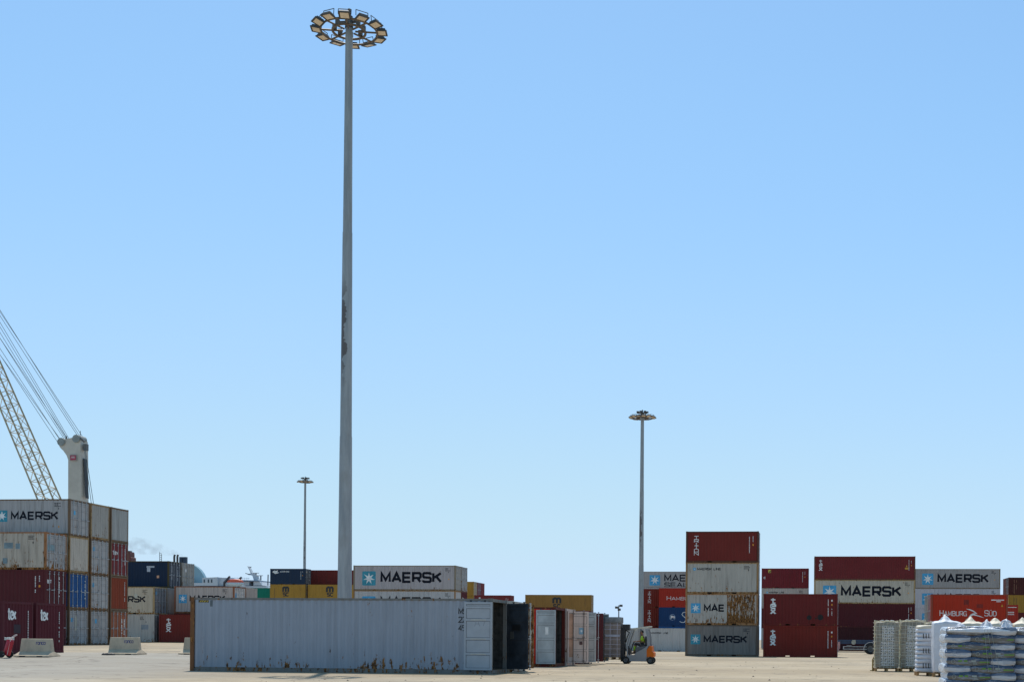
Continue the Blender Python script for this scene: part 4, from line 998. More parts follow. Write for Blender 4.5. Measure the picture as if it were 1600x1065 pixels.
# boom: foot and tip in space, four chords; it leans away to the left
foot = loc(97.5, 842) + Vector((0, 1.0, 0)); tipa = loc(-155, 200) + Vector((0, -2.5, 0))
ax = (tipa - foot); Lb = ax.length; ax.normalize(); side = Vector((0, 1, 0)); side = (side - ax * side.dot(ax)).normalized(); up = ax.cross(side).normalized()
b = MB(); nB = 34
def chord(k, i):
    f_ = i / nB; h_ = (1.12 if f_ > .06 else .3 + f_ * 13.6) * (1 - .62 * f_); w2 = 1.0 * (1 - .3 * f_)
    sx, sy = ((-1, -1), (1, -1), (1, 1), (-1, 1))[k]
    return foot + ax * (Lb * f_) + up * h_ * sx + side * w2 * sy
for i in range(nB):
    for k_ in range(4):
        b.tube(chord(k_, i), chord(k_, i + 1), .12, n=5, cap=False)
        k2 = (k_ + 1) % 4
        b.tube(chord(k_, i), chord(k2, i), .05, n=4, cap=False)
        b.tube(chord(k_ if i % 2 else k2, i), chord(k2 if i % 2 else k_, i + 1), .05, n=4, cap=False)
b.build('lattice_boom', M_lat, t)
b = MB(); pz = [loc(95, 690) + Vector((0, .2, 0)), loc(97, 687) + Vector((0, 1.3, 0))]; tp = tipa
for i, (sx_, sy_, ex, ey) in enumerate(((90, 692, 0, 554), (93, 689, 0, 545), (98, 686, 0, 530), (99, 685, 0, 522), (101, 685, 0, 514), (102, 684, 0, 508), (117, 683, 0, 498), (119, 683, 0, 490), (91, 692, 0, 560), (121, 682, 0, 494), (97, 687, 0, 536))):
    a1 = loc(sx_, sy_) + Vector((0, .2 + .15 * i, 0)); a2 = loc(ex, ey) + Vector((0, .1 * i, 0)); b.tube(a1, a1 + (a2 - a1) * 3.0, .032, n=4, cap=False)
b.tube(loc(133, 700), loc(150, 812), .04, n=4); b.tube(loc(131.5, 700), loc(146, 812), .04, n=4); b.build('cables', M_cable, t)

# ------------------------------------------------------------------ ferry behind the stacks
vS = 300.0
def WS(px, py): return P(px, py, vS)
M_hull = plain('ship_white', (.52, .56, .60), .5, var=.05); M_shipblue = plain('funnel_blue', (.22, .36, .42), .5, var=.05); M_win = plain('dark_window', (.03, .05, .07), .2)
q0 = WS(355, 1000); t = thing('ferry', 'white ferry with an orange lifeboat and radar mast behind the green container', 'ship', (q0.x, q0.y, -1.5)); org = Vector((q0.x, q0.y, -1.5))
def ls_(px, py, dv=0): return P(px, py, vS + dv) - org
def slab(name, pts, depth, mat, y0=0, par=None):
    b = MB(); b.prism([ls_(*p, y0) for p in pts], (0, depth, 0)); return b.build(name, mat, par or t)
slab('hull', [(240, 1000), (236, 934), (425, 934), (435, 950), (425, 1000)], 16, M_hull, 0)
slab('deck_gallery', [(240, 933.8), (240, 917.2), (349, 916.5), (352, 933.8)], 13, M_hull, .6)
slab('gallery_shade', [(312, 917), (312, 914.5), (348, 914.5), (348, 917)], 12, M_win, 1.2)
dk_ = slab('deckhouse', [(300, 914.4), (300, 910), (316, 910), (316, 902), (340, 901), (340, 914.4)], 11, M_hull, .9)
b = MB(); c1 = ls_(340, 914.4) + Vector((-.3, 4, 0)); c2 = ls_(340, 901.5) + Vector((-.3, 4, 0)); b.tube(c1, c2, 2.6 * 6.5 / 6.5 * .95, n=20); b.build('round_lounge', M_hull, t)
for x_ in (319, 325.5, 330.5):
    w_ = slab('window', [(x_ - .9, 909.5), (x_ - .9, 904.5), (x_ + .9, 904.5), (x_ + .9, 909.5)], .15, M_win, .8, dk_)
slab('funnel', [(296, 910), (299, 880), (307, 885), (312, 889.5), (316, 895), (319.5, 902), (319.5, 904), (316, 904), (316, 910)], 1.2, M_shipblue, 4)
slab('bridge_deck', [(345, 906.6), (345, 904.8), (404, 906), (404, 907.6)], 9, plain('bridge_grey', (.25, .33, .42)), 2)
slab('bridge_front', [(378, 914), (378, 907.8), (389, 907.8), (389, 914)], 8, M_hull, 2.5); slab('bridge_house', [(396, 914), (396, 907.9), (406, 908), (410, 914)], 8, M_hull, 2.5)
slab('deck_strip', [(240, 934), (240, 915.2), (378, 914.6), (416, 915), (424, 934)], 12, M_hull, 2.2)
lb_ = thing('lifeboat', 'orange and white lifeboat slung on the ferry deck', 'lifeboat', P(367.5, 910, vS - 1.2))
b = MB(); n = 12
def hullring(sc_, z0, z1, wid):
    return 0
def ellip(b, cx, cz, rx, ry, rz0, rz1, mi=0, n=18, m=8, pw=.6):
    vs = []
    for j in range(m + 1):
        ph = math.pi * j / m; z_ = math.cos(ph); rr = math.sin(ph)
        for i in range(n):
            th_ = 2 * math.pi * i / n; c_, s_ = math.cos(th_), math.sin(th_)
            vs.append((cx + rx * rr ** pw * math.copysign(abs(c_) ** .75, c_), ry * rr ** pw * math.copysign(abs(s_) ** .9, s_), cz + z_ * (rz1 if z_ > 0 else rz0)))
    b.add(vs, [(j * n + i, j * n + (i + 1) % n, (j + 1) * n + (i + 1) % n, (j + 1) * n + i) for j in range(m) for i in range(n)], mi, True)
ellip(b, 0, 0, 2.1, .85, .9, .25); b.build('hull', plain('lifeboat_white', (.45, .55, .6), .4), lb_)
b = MB(); ellip(b, 0, .12, 2.05, .84, .1, .8); b.build('canopy', plain('lifeboat_orange', (.62, .10, .045), .45), lb_)
for (xa, ya, xb, yb) in ((350.5, 910, 359, 900), (373, 906, 377, 901.5)):
    b = MB(); b.tube(ls_(xa, ya, -.5), ls_(xb, yb, -1.2), .33, .25, 8); b.tube(ls_(xa, ya, -.5), ls_(xa, 916, .8), .25, n=6); b.build('davit', plain('davit_dark', (.05, .06, .08)), t)
b = MB(); b.prism([ls_(x_, y_, 4) for x_, y_ in ((404, 908), (397, 907.5), (394.5, 899), (392, 897.6), (388, 897.6), (386.5, 896.5), (391.5, 895), (390, 891), (387, 885), (386.2, 883.8), (388, 884.2), (392.5, 893.5), (398, 895.5), (401.5, 898), (401, 900))], (0, 1.2, 0)); b.build('radar_mast', M_hull, t)
b = MB()
for x0_m, y0_m, w_, h_ in ((400, 895, 4.5, 3.5), (407.5, 899, 3, 7), (391, 885.5, 1.5, .5)):
    b.box(*(lambda p, q_: (p.x, q_.x, p.y, p.y + .3, q_.z, p.z))(ls_(x0_m - w_, y0_m - .8, 4), ls_(x0_m + w_, y0_m + .0, 4)))
    b.tube(ls_(x0_m, y0_m, 4.2), ls_(x0_m, y0_m + h_, 4.2), .16, n=6)
b.tube(ls_(419, 897, 4.2), ls_(418.5, 914, 4.2), .14, n=6); b.tube(ls_(383.5, 895, 4), ls_(391, 897, 4), .1, n=5)
b.build('radar_scanner', plain('antenna_grey', (.12, .14, .16)), t)
b = MB()
for i in range(26):
    x_ = 320 + i * 2.7
    if x_ > 346: b.tube(ls_(x_, 905.5, 3), ls_(x_, 901.5, 3), .03, n=4)
b.tube(ls_(346, 902, 3), ls_(390, 903, 3), .03, n=4); b.build('railing', plain('rail_grey', (.35, .4, .45)), t)
# exhaust stacks of the ferry and a dark red vent beside them
b = MB()
for x_ in (272.3, 277.2):
    b.path([ls_(x_, 905, 6), ls_(x_, 868.5, 6), ls_(x_ + 1.1, 866, 6)], .26, 8)
b.build('exhaust_pipe', M_lamp_body, t)
for x_ in (282.4, 288.7):
    b = MB(); p_ = ls_(x_ - 2.4, 869.5, 6); q_ = ls_(x_ + 2.0, 905, 6); b.box(p_.x, q_.x, p_.y, p_.y + .8, q_.z, p_.z); b.build('exhaust_stack', plain('stack_navy', (.02, .04, .07)), t)
b = MB()
for x_ in (249.5, 252.5): b.tube(ls_(x_, 905, 6), ls_(x_, 862 if x_ < 251 else 865, 6), .07, n=5)
for y_ in range(864, 900, 3): b.tube(ls_(249.5, y_, 6), ls_(252.5, y_, 6), .05, n=4)
b.build('ladder_mast', M_lamp_body, t)
slab('superstructure', [(244, 934), (244, 902), (300, 902), (300, 934)], 12, M_hull, 3)
q0 = P(201, 1000, 215); t = thing('vent_tower', 'dark red vent block poking out right of the leftmost container stack', 'vent', (q0.x, q0.y, G(q0.x, q0.y)))
o_ = Vector((q0.x, q0.y, G(q0.x, q0.y)))
b = MB(); b.prism([P(x_, y_, 215) - o_ for x_, y_ in ((190, 1000), (190, 860), (202.5, 861.5), (203.2, 864.5), (203.2, 869.5), (205.3, 870.5), (205.3, 1000))], (0, 1.5, 0)); b.build('housing', plain('vent_red', (.13, .035, .03)), t)
b = MB(); p_ = P(196, 861, 215) - o_; b.box(p_.x - .5, p_.x + .5, .3, 1.2, p_.z, p_.z + .15); b.build('cap', M_dark, t)

# smoke from the stacks, drifting left
c0 = P(288, 869, vS + 7); c1 = P(200, 852, vS + 7)
b = MB(); n = 14; dr_ = (c1 - c0); prof_ = []
vs = []
for i in range(n + 1):
    f_ = i / n; c_ = c0 + dr_ * f_ + Vector((0, 0, .7 * math.sin(f_ * 3))); rr = .3 + 2.0 * math.sin(min(1, f_ * .95) * math.pi / 2) * (1 if f_ < .9 else (1 - f_) * 7 + .3)
    for j in range(12):
        a_ = 2 * math.pi * j / 12; vs.append(c_ + Vector((0, rr * math.cos(a_), rr * math.sin(a_))))
b.add(vs, [(i * 12 + j, i * 12 + (j + 1) % 12, (i + 1) * 12 + (j + 1) % 12, (i + 1) * 12 + j) for i in range(n) for j in range(12)] + [tuple(range(12)), tuple(range(n * 12, n * 12 + 12))])
sm = bpy.data.materials.new('smoke'); sm.use_nodes = True; st_ = sm.node_tree; st_.nodes.clear()
pv = st_.nodes.new('ShaderNodeVolumePrincipled'); so_ = st_.nodes.new('ShaderNodeOutputMaterial'); no_ = st_.nodes.new('ShaderNodeTexNoise'); tc_ = st_.nodes.new('ShaderNodeTexCoord'); mr_ = st_.nodes.new('ShaderNodeMapRange')
no_.inputs['Scale'].default_value = .6; no_.inputs['Detail'].default_value = 4
mr_.inputs[1].default_value = .42; mr_.inputs[2].default_value = .75; mr_.inputs[3].default_value = 0; mr_.inputs[4].default_value = .2
pv.inputs['Color'].default_value = (.42, .42, .44, 1)
st_.links.new(tc_.outputs['Object'], no_.inputs['Vector']); st_.links.new(no_.outputs['Fac'], mr_.inputs[0]); st_.links.new(mr_.outputs[0], pv.inputs['Density']); st_.links.new(pv.outputs[0], so_.inputs['Volume'])
tag(b.build('smoke', sm), kind='stuff')

# ------------------------------------------------------------------ trailer chassis
vT = 126.0; q0 = P(1340, 1000, vT)
t = thing('trailer_chassis', 'dark blue container trailer chassis between the two-high red pair and the brick pallets', 'trailer', (q0.x, q0.y, G(q0.x, q0.y)))
M_tblue = plain('chassis_blue', (.02, .045, .10), .5)
b = MB(); b.box(-9, 4.2, .15, .3, 1.05, 1.42); b.box(-9, 4.2, 1.9, 2.05, 1.05, 1.42)
for x_ in (-8, -5, -2, .6, 3): b.box(x_ - .08, x_ + .08, 0, 2.3, 1.15, 1.4)
b.box(-2.1, -1.7, -.05, .2, .95, 1.45); b.box(-2.3, 3.6, -.02, .02, 1.36, 1.46); b.build('frame', M_tblue, t)
b = MB(); b.box(-1.45, .9, -.08, -.04, .50, .56); b.box(-1.45, .9, -.08, -.04, .74, .80); b.box(-1.45, -1.35, -.08, -.04, .56, .74); b.box(-1.1, -.6, -.1, -.05, .86, .9); b.build('side_guard', M_rod, t)
b = MB(); b.box(-2.1, -1.75, -.12, -.06, .55, 1.25); b.box(-1.98, -1.85, -.12, -.06, .3, .55); b.build('landing_leg', plain('leg_pinkish', (.4, .22, .22)), t)
b = MB(); b.tube((-.4, -.06, 1.2), (-.4, .2, 1.2), .22, n=12); b.box(-.55, -.2, -.1, 0, 1.3, 1.45); b.build('air_tank', plain('tank_grey', (.35, .35, .3)), t)
def wheel(par, x, y, z, r, w_, hub):
    m_ = Matrix.Translation((x, y, z)) @ Matrix.Rotation(R(90), 4, 'X')
    b = MB(); b.lathe([(r * .58, w_ / 2), (r * .9, w_ / 2), (r, w_ * .38), (r, -w_ * .38), (r * .9, -w_ / 2), (r * .58, -w_ / 2)], 28, 0, m_); wv = b.build('wheel', M_tyre, par)
    b = MB(); b.lathe([(0, w_ * .3), (r * .2, w_ * .32), (r * .25, w_ * .18), (r * .5, w_ * .2), (r * .6, w_ * .42), (r * .6, -w_ * .42), (0, -w_ * .42)], 20, 0, m_); b.build('rim', hub, wv)
M_hub = plain('hub_grey', (.10, .10, .10), .5)
for x_ in (1.3, 2.65):
    for y_ in (.14, 2.06): wheel(t, x_, y_, .56, .56, .3, M_hub)
b = MB()
for xc in (1.3,):
    for i in range(9):
        a0, a1 = math.pi * (.12 + i * .95 / 9), math.pi * (.12 + (i + 1) * .95 / 9)
        p0_ = Vector((xc + .64 * math.cos(a0), -.02, .56 + .64 * math.sin(a0))); p1_ = Vector((xc + .64 * math.cos(a1), -.02, .56 + .64 * math.sin(a1)))
        b.prism([p0_, p1_, p1_ * 1 + Vector((.05 * math.cos(a1), 0, .05 * math.sin(a1))), p0_ + Vector((.05 * math.cos(a0), 0, .05 * math.sin(a0)))], (0, .35, 0))
b.build('mudguard', plain('mudguard_grey', (.5, .5, .5)), t)

# ------------------------------------------------------------------ soft rounded boxes (bags, wrapped loads)
def rbox(w_, d_, h_, n=10, pw=.45, jit=0, seed=0, top=None, taper=0):
    """rounded box centred in x,y with its foot at z = 0; returns (verts, faces)"""
    vs = {}; V = []; Fc = []
    def vid(i, j, k):
        key = (i, j, k)
        if key not in vs:
            u = Vector((2 * i / n - 1, 2 * j / n - 1, 2 * k / n - 1))
            m_ = max(abs(u.x), abs(u.y), abs(u.z)); L_ = u.length or 1
            sph = u / L_
            p = u.lerp(sph * 1.15, pw * max(0, (L_ - m_)) * 1.2)
            p = Vector((max(-1, min(1, p.x)), max(-1, min(1, p.y)), max(-1, min(1, p.z))))
            q = Vector((p.x * w_ / 2, p.y * d_ / 2, (p.z + 1) * h_ / 2))
            q.x *= 1 - taper * q.z / h_; q.y *= 1 - taper * q.z / h_
            if jit: 
                nn = noise.noise_vector(Vector((q.x * 3.1 + seed, q.y * 3.1, q.z * 3.1 + seed * .7))); q += nn * jit
                nn = noise.noise_vector(Vector((q.x * 11 + seed, q.y * 11, q.z * 11))); q += nn * jit * .35
            if top and k == n: q.z += top(q.x, q.y)
            vs[key] = len(V); V.append(q)
        return vs[key]
    for a in range(n):
        for b_ in range(n):
            Fc += [(vid(a, b_, 0), vid(a + 1, b_, 0), vid(a + 1, b_ + 1, 0), vid(a, b_ + 1, 0)), (vid(a, b_, n), vid(a + 1, b_, n), vid(a + 1, b_ + 1, n), vid(a, b_ + 1, n)),
                   (vid(a, 0, b_), vid(a + 1, 0, b_), vid(a + 1, 0, b_ + 1), vid(a, 0, b_ + 1)), (vid(a, n, b_), vid(a + 1, n, b_), vid(a + 1, n, b_ + 1), vid(a, n, b_ + 1)),
                   (vid(0, a, b_), vid(0, a + 1, b_), vid(0, a + 1, b_ + 1), vid(0, a, b_ + 1)), (vid(n, a, b_), vid(n, a + 1, b_), vid(n, a + 1, b_ + 1), vid(n, a, b_ + 1))]
    return V, Fc
M_wood = plain('pallet_wood', (.36, .20, .075), .8, var=.35, scale=5)
def pallet(par, w_=1.1, d_=1.1, z=0):
    b = MB()
    for i in range(5): b.box(-w_ / 2, w_ / 2, -d_ / 2 + i * (d_ - .1) / 4, -d_ / 2 + i * (d_ - .1) / 4 + .1, z + .115, z + .138)
    for i in (-1, 0, 1):
        x_ = i * (w_ / 2 - .05)
        for j in (-1, 0, 1): b.box(x_ - .05, x_ + .05, j * (d_ / 2 - .07) - .07, j * (d_ / 2 - .07) + .07, z + .02, z + .114)
        b.box(x_ - .055, x_ + .055, -d_ / 2, d_ / 2, z, z + .019)
    return b.build('pallet', M_wood, par)
def at_left(px, v): return P(px, 1010, v)

# ------------------------------------------------------------------ netted brick pallets
def brick_mats():
    k = NB('netting_taupe'); a_ = k.noise(k.coord(), 3, 5); b_ = k.noise(k.coord((8, 8, 2)), 2, 4)
    c = k.mix(k.rng(a_, .3, .7), (.25, .215, .17), (.37, .325, .265)); c = k.mix(k.math('MULTIPLY', k.rng(b_, .55, .7), .4), c, (.42, .4, .34)); m1 = k.done(c, .75)
    k = NB('perforated_bricks'); vo = k.n('ShaderNodeTexVoronoi'); vo.inputs['Scale'].default_value = 1; vo.inputs['Randomness'].default_value = .35
    vo.voronoi_dimensions = '2D'; sx_ = k.n('ShaderNodeSeparateXYZ'); cx_ = k.n('ShaderNodeCombineXYZ'); k.l(k.coord((11, 1, 9), rand=False), sx_.inputs[0]); k.l(sx_.outputs['X'], cx_.inputs['X']); k.l(sx_.outputs['Z'], cx_.inputs['Y']); k.l(cx_.outputs[0], vo.inputs['Vector']); f = k.rng(vo.outputs['Distance'], .22, .3)
    a_ = k.noise(k.coord(), 5, 4); c = k.mix(f, (.04, .04, .04), (.56, .55, .54)); c = k.mix(k.math('MULTIPLY', k.rng(a_, .5, .65), .5), c, (.38, .35, .29)); m2 = k.done(c, .7)
    return m1, m2
M_net, M_brk = brick_mats(); M_netline = plain('net_cord', (.6, .56, .46), .8); M_cream = plain('cream_netting', (.72, .62, .42), .8, var=.2, scale=9)
def brick_pallet(px0, v, label, seed, h=2.13, w_=1.1):
    q = at_left(px0, v); t = thing('brick_pallet', label, 'pallet load', (q.x + w_ / 2, q.y + .5, G(q.x, q.y)), 0, 'netted brick pallets')
    pallet(t, w_ - .02, 1.0); r_ = random.Random(seed)
    V, Fc = rbox(w_, 1.0, h, 14, .25, .014, seed); b = MB(); b.add([p + Vector((0, 0, .14)) for p in V], Fc, 0, True); b.build('wrapped_block', M_net, t)
    b = MB(); x0, x1 = -w_ * .26, w_ * .28
    b.box(x0, x1, -.522, -.51, .25, 1.38); b.build('brick_face', M_brk, t); b = MB(); b.box(x0 + .05, x1 - (.0 if seed % 2 else .12), -.526, -.512, 1.40, 2.08); b.build('brick_face', M_brk, t)
    b = MB(); y_ = -.535
    for i in range(7):
        x_ = -w_ / 2 + .05 + i * (w_ - .1) / 6; pts = [(x_ + r_.uniform(-.015, .015), y_ - r_.uniform(0, .006), .15 + j * (h - .02) / 8) for j in range(9)]; b.path(pts, .009, 4)
    for j in range(13):
        z_ = .2 + j * (h - .12) / 12; pts = [(-w_ / 2 - .01 + i * (w_ + .02) / 6, y_ + r_.uniform(-.006, .004), z_ + r_.uniform(-.02, .02)) for i in range(7)]; b.path(pts, .009, 4); 
        b.path([(-w_ / 2 - .025, -.5 + i * .25, z_ + r_.uniform(-.02, .02)) for i in range(5)], .008, 4)
    b.build('net', M_netline, t)
    b = MB()
    for sx in (-1, 1):
        pts = [(sx * (w_ / 2 + r_.uniform(-.005, .02)), -.5 + r_.uniform(-.03, .03), .2 + j * (h + .0) / 22) for j in range(23)]
        for a_, c_ in zip(pts[:-1], pts[1:]): b.tube(a_, c_, r_.uniform(.018, .035), r_.uniform(.018, .035), 6, cap=False)
    for yy in (-.48, .45):
        pts = [(-w_ / 2 + .05 + i * (w_ - .1) / 12, yy, h + .13 + r_.uniform(-.01, .03)) for i in range(13)]
        for a_, c_ in zip(pts[:-1], pts[1:]): b.tube(a_, c_, r_.uniform(.02, .04), r_.uniform(.02, .04), 6, cap=False)
    b.build('gathered_net', M_cream, t)
    b = MB()
    for x_ in (-.22, 0, .22):
        pts = [(x_ - .12 + .24 * i / 8, -.35, h + .15 + .05 * math.sin(math.pi * i / 8)) for i in range(9)]; b.path(pts, .012, 5)
    b.build('lifting_loop', M_white, t)
    return t
brick_pallet(1367, 56.8, 'netted pallet of perforated bricks standing leftmost, nearest the trailer wheel', 3)
brick_pallet(1406.5, 56.8, 'netted pallet of perforated bricks, second from the trailer wheel', 6, 2.17)
brick_pallet(1444.5, 60.5, 'netted pallet barely showing between the second brick pallet and the tall white bulk bag', 8, 2.15)
q = at_left(1364, 57.6); b = MB(); b.tube((0, 0, .5), (.1, 0, .7), .05); b.tube((0, 0, 0), (.0, 0, .52), .04); b.box(-.12, .12, -.1, .1, 0, .04)
tag(b.build('ochre_hook_stand', plain('hook_ochre', (.3, .2, .04)), None, (q.x, q.y, 0)), 'small ochre hook post at the left foot of the leftmost brick pallet', 'hook post')

# ------------------------------------------------------------------ bulk bags and white sacks
def bag_mat(name, c, rough=.55, bump=.5, sc_=5):
    k = NB(name); a_ = k.noise(k.coord(), sc_, 5, .6); b_ = k.noise(k.coord((1, 1, .4)), 14, 4)
    cc = k.mix(k.rng(a_, .3, .7), tuple(x * .88 for x in c), c); k.bump(k.math('ADD', a_, k.math('MULTIPLY', b_, .5)), bump, .03)
    return k.done(cc, rough)
M_bag = bag_mat('white_woven_bag', (.66, .67, .72)); M_bag_lit = bag_mat('sunlit_woven_bag', (.68, .60, .47)); M_film = bag_mat('white_film', (.66, .70, .76), .22, .9, 9)  # cream one: the white bag with warm sunlight put into its colour
def bulk_bag(px0, v, label, seed, h=1.9, w_=.98, m=None, peak=(0, 0), pk=.22, base_pallet=True):
    q = at_left(px0, v); t = thing('bulk_bag', label, 'bulk bag', (q.x + w_ / 2, q.y + w_ / 2, 0), 0, 'bulk bags stacked at the right')
    if base_pallet: pallet(t, w_ + .04, w_ + .04)
    def top(x, y):
        d_ = math.hypot(x - peak[0], y - peak[1]); e_ = max(abs(x), abs(y)) / (w_ / 2)
        return .06 * (1 - e_) + pk * max(0, 1 - d_ / .26) ** 1.1 * (1 + .35 * noise.noise(Vector((x * 9, y * 9, seed)))) + .03 * noise.noise(Vector((x * 6, y * 6, seed + 3)))
    V, Fc = rbox(w_, w_, h, 22, .22, .02, seed, top); b = MB(); b.add([p + Vector((0, 0, .14)) for p in V], Fc, 0, True); b.build('bag', m or M_bag, t)
    r_ = random.Random(seed); b = MB()
    for i in range(4):
        a_ = R(20 + i * 90 + r_.uniform(-15, 15)); p0_ = Vector((peak[0], peak[1], h + .14 + pk * .8)); p1_ = p0_ + Vector((.13 * math.cos(a_), .13 * math.sin(a_), -.04)); p2_ = p0_ + Vector((.24 * math.cos(a_), .24 * math.sin(a_), -.16))
        b.tube(p0_, p1_, .045, .03, 6); b.tube(p1_, p2_, .03, .012, 6)
    b.build('tied_neck', m or M_bag, t)
    return t
bulk_bag(1458.8, 48.9, 'tall white bulk bag with a knotted top, leftmost of the bags behind the compost pallets', 5, 2.03, 1.06, M_bag, (-.05, .0), .22)
bulk_bag(1502, 49.6, 'white bulk bag tinted sunlit cream in the back row, second behind the compost pallets', 9, 2.0, 1.0, M_bag_lit, (-.1, 0), .2)
bulk_bag(1543, 49.6, 'white bulk bag tinted sunlit cream in the back row, below the bird emblem side', 12, 2.0, 1.0, M_bag_lit, (-.15, 0), .18)
bulk_bag(1584, 49.6, 'white bulk bag tinted sunlit cream in the back row at the right picture edge', 15, 2.0, 1.0, M_bag_lit, (-.1, 0), .18)
bulk_bag(1478, 43.8, 'lower white bulk bag in front of the tall knotted one', 21, 1.66, .98, M_bag, (.05, -.1), .24)
bulk_bag(1522.5, 43.8, 'white bulk bag with a broad pointed top in the middle of the front row', 24, 1.68, .98, M_bag, (.0, 0), .34)
bulk_bag(1567.5, 43.8, 'white bulk bag with the sharpest peak, front row near the right edge', 28, 1.68, .98, M_bag, (-.33, 0), .42)
# pallet of white sacks with dark slots
q = at_left(1432, 50.3); t = thing('sack_pallet', 'pallet of stacked white sacks with rows of dark slot marks beside the brick pallets', 'pallet load', (q.x + .54, q.y + .5, 0))
pallet(t, 1.06, 1.0)
for i in range(10):
    V, Fc = rbox(1.08 - .004 * i, 1.02, .195, 8, .75, .008, i * 3); b = MB(); b.add([p + Vector((0, 0, .135 + i * .176)) for p in V], Fc, 0, True)
    b.build('sack', M_bag, t)
V, Fc = rbox(1.02, .98, .2, 10, .9, .012, 40); b = MB(); b.add([p + Vector((0, 0, 1.84)) for p in V], Fc, 0, True); b.build('top_cover', M_bag_lit, t)
for zc in (.42, 1.02, 1.62):
    for i in range(7):
        x_ = -.27 + i * .105; b = MB(); b.box(x_ - .014, x_ + .018, -.519, -.505, zc - .09, zc + .08); b.box(x_ - .014, x_ + .045, -.519, -.505, zc - .11, zc - .09); b.build('slot_mark', M_black, t)

# compost bags, two pallets right in front
def compost_mats():
    res = []
    for nm, (c_lo, c_hi) in (('dark', ((.15, .135, .115), (.03, .055, .11))), ('silver', ((.56, .55, .56), (.07, .11, .19)))):
        k = NB('compost_bag_' + nm); tc = k.n('ShaderNodeTexCoord'); sp = k.n('ShaderNodeSeparateXYZ'); k.l(tc.outputs['Object'], sp.inputs[0])
        wob = k.noise(k.coord((4, 1, 1)), 1.2, 3); z_ = k.math('ADD', sp.outputs['Z'], k.math('MULTIPLY', wob, .05))
        c = k.mix(k.rng(z_, .100, .112), c_lo, c_hi)
        c = k.mix(k.math('MULTIPLY', k.rng(k.noise(k.coord((5, 2, 22)), 1.0, 4), .52, .6), .55), c, (.30, .33, .40))
        c = k.mix(k.rng(sp.outputs['Y'], -.47, -.44), c, (.62, .66, .73))
        a_ = k.noise(k.coord((2, 3, 9)), 3, 5); k.bump(a_, .9, .03)
        res.append(k.done(c, .22, spec=.7))
    return res
M_cd, M_cs = compost_mats(); M_lime = plain('lime_print', (.13, .26, .03), .5); M_pale = plain('pale_print', (.34, .37, .34), .4)
def bag_mesh(w_, seed):
    V, Fc = rbox(w_ + .03, 1.04, .145, 12, .36, .011, seed); b = MB(); b.add(V, Fc, 0, True); return b.mesh('bag')
BM = [bag_mesh(.70, 1), bag_mesh(.70, 5), bag_mesh(.40, 9), bag_mesh(.40, 13)]
def ring_q(xc, zc, r0_, r1_, n=18): 
    return [([Vector((xc + r_ * math.cos(2 * math.pi * (i + e) / n), zc + r_ * math.sin(2 * math.pi * (i + e) / n))) for r_, e in ((r0_, 0), (r1_, 0), (r1_, 1), (r0_, 1))], 0) for i in range(n)]
def print_mesh(name, quads, mat):
    b = MB()
    for pts, ly in quads: b.add([(p.x, -.5215 - ly, p.y) for p in pts], [tuple(range(len(pts)))])
    me = b.mesh(name); me.materials.append(mat); return me
PR = [print_mesh('logo_ring', ring_q(-.25, .066, .027, .032), M_pale), print_mesh('lettering', ticks(-.17, .062, 1, .22, .026, 3), M_lime),
      print_mesh('lettering', ticks(.04, .062, 1, .1, .026, 8) + [(p, l) for p, l in flat_word('50L', .07, .022, .028, .07, .16)], M_pale), print_mesh('colour_band', rrect(.17, .33, .047, .066, .008), M_lime)]
def compost(px0, v, label, seed, tilt=0):
    q = at_left(px0, v); t = thing('compost_bag_pallet', label, 'pallet load', (q.x + .54, q.y + .52, 0), tilt, 'pallets of compost bags')
    pallet(t, 1.1, 1.05); r_ = random.Random(seed)
    for i in range(12):
        z_ = .138 + i * .1235; fl = i % 2
        for big in (1, 0):
            wd = .70 if big else .40
            x_ = ((-.19 if fl else .19) if big else (.36 if fl else -.36)) + r_.uniform(-.008, .008)
            o = link('bag', BM[(0 if big else 2) + r_.randint(0, 1)], t, (x_, r_.uniform(-.012, .012), z_), R(r_.uniform(-.6, .6)), M_cd if big else M_cs)
            if big:
                for me in PR: p_ = bpy.data.objects.new(me.name.split('.')[0], me); col.objects.link(p_); p_.parent = o
    def top(x, y): return .035 * (1 - max(abs(x), abs(y)) / .55) + .02 * noise.noise(Vector((x * 7, y * 7, seed)))
    V, Fc = rbox(1.13, 1.09, .085, 26, .6, .010, seed, top); b = MB(); b.add([p + Vector((0, 0, 1.535)) for p in V], Fc, 0, True); b.build('film_cover', M_film, t)
    b = MB()
    for k_ in range(3): b.tube((.05 + k_ * .05, -.545, 1.6), (.12 + k_ * .09, -.545, .9), .0025, n=4)
    b.build('stretch_film_crease', M_pale, t)
    return t
compost(1480, 20.5, 'shrink-wrapped pallet of printed compost bags nearest the camera', 2)
compost(1588.5, 20.5, 'shrink-wrapped pallet of printed compost bags cut by the right picture edge', 4)

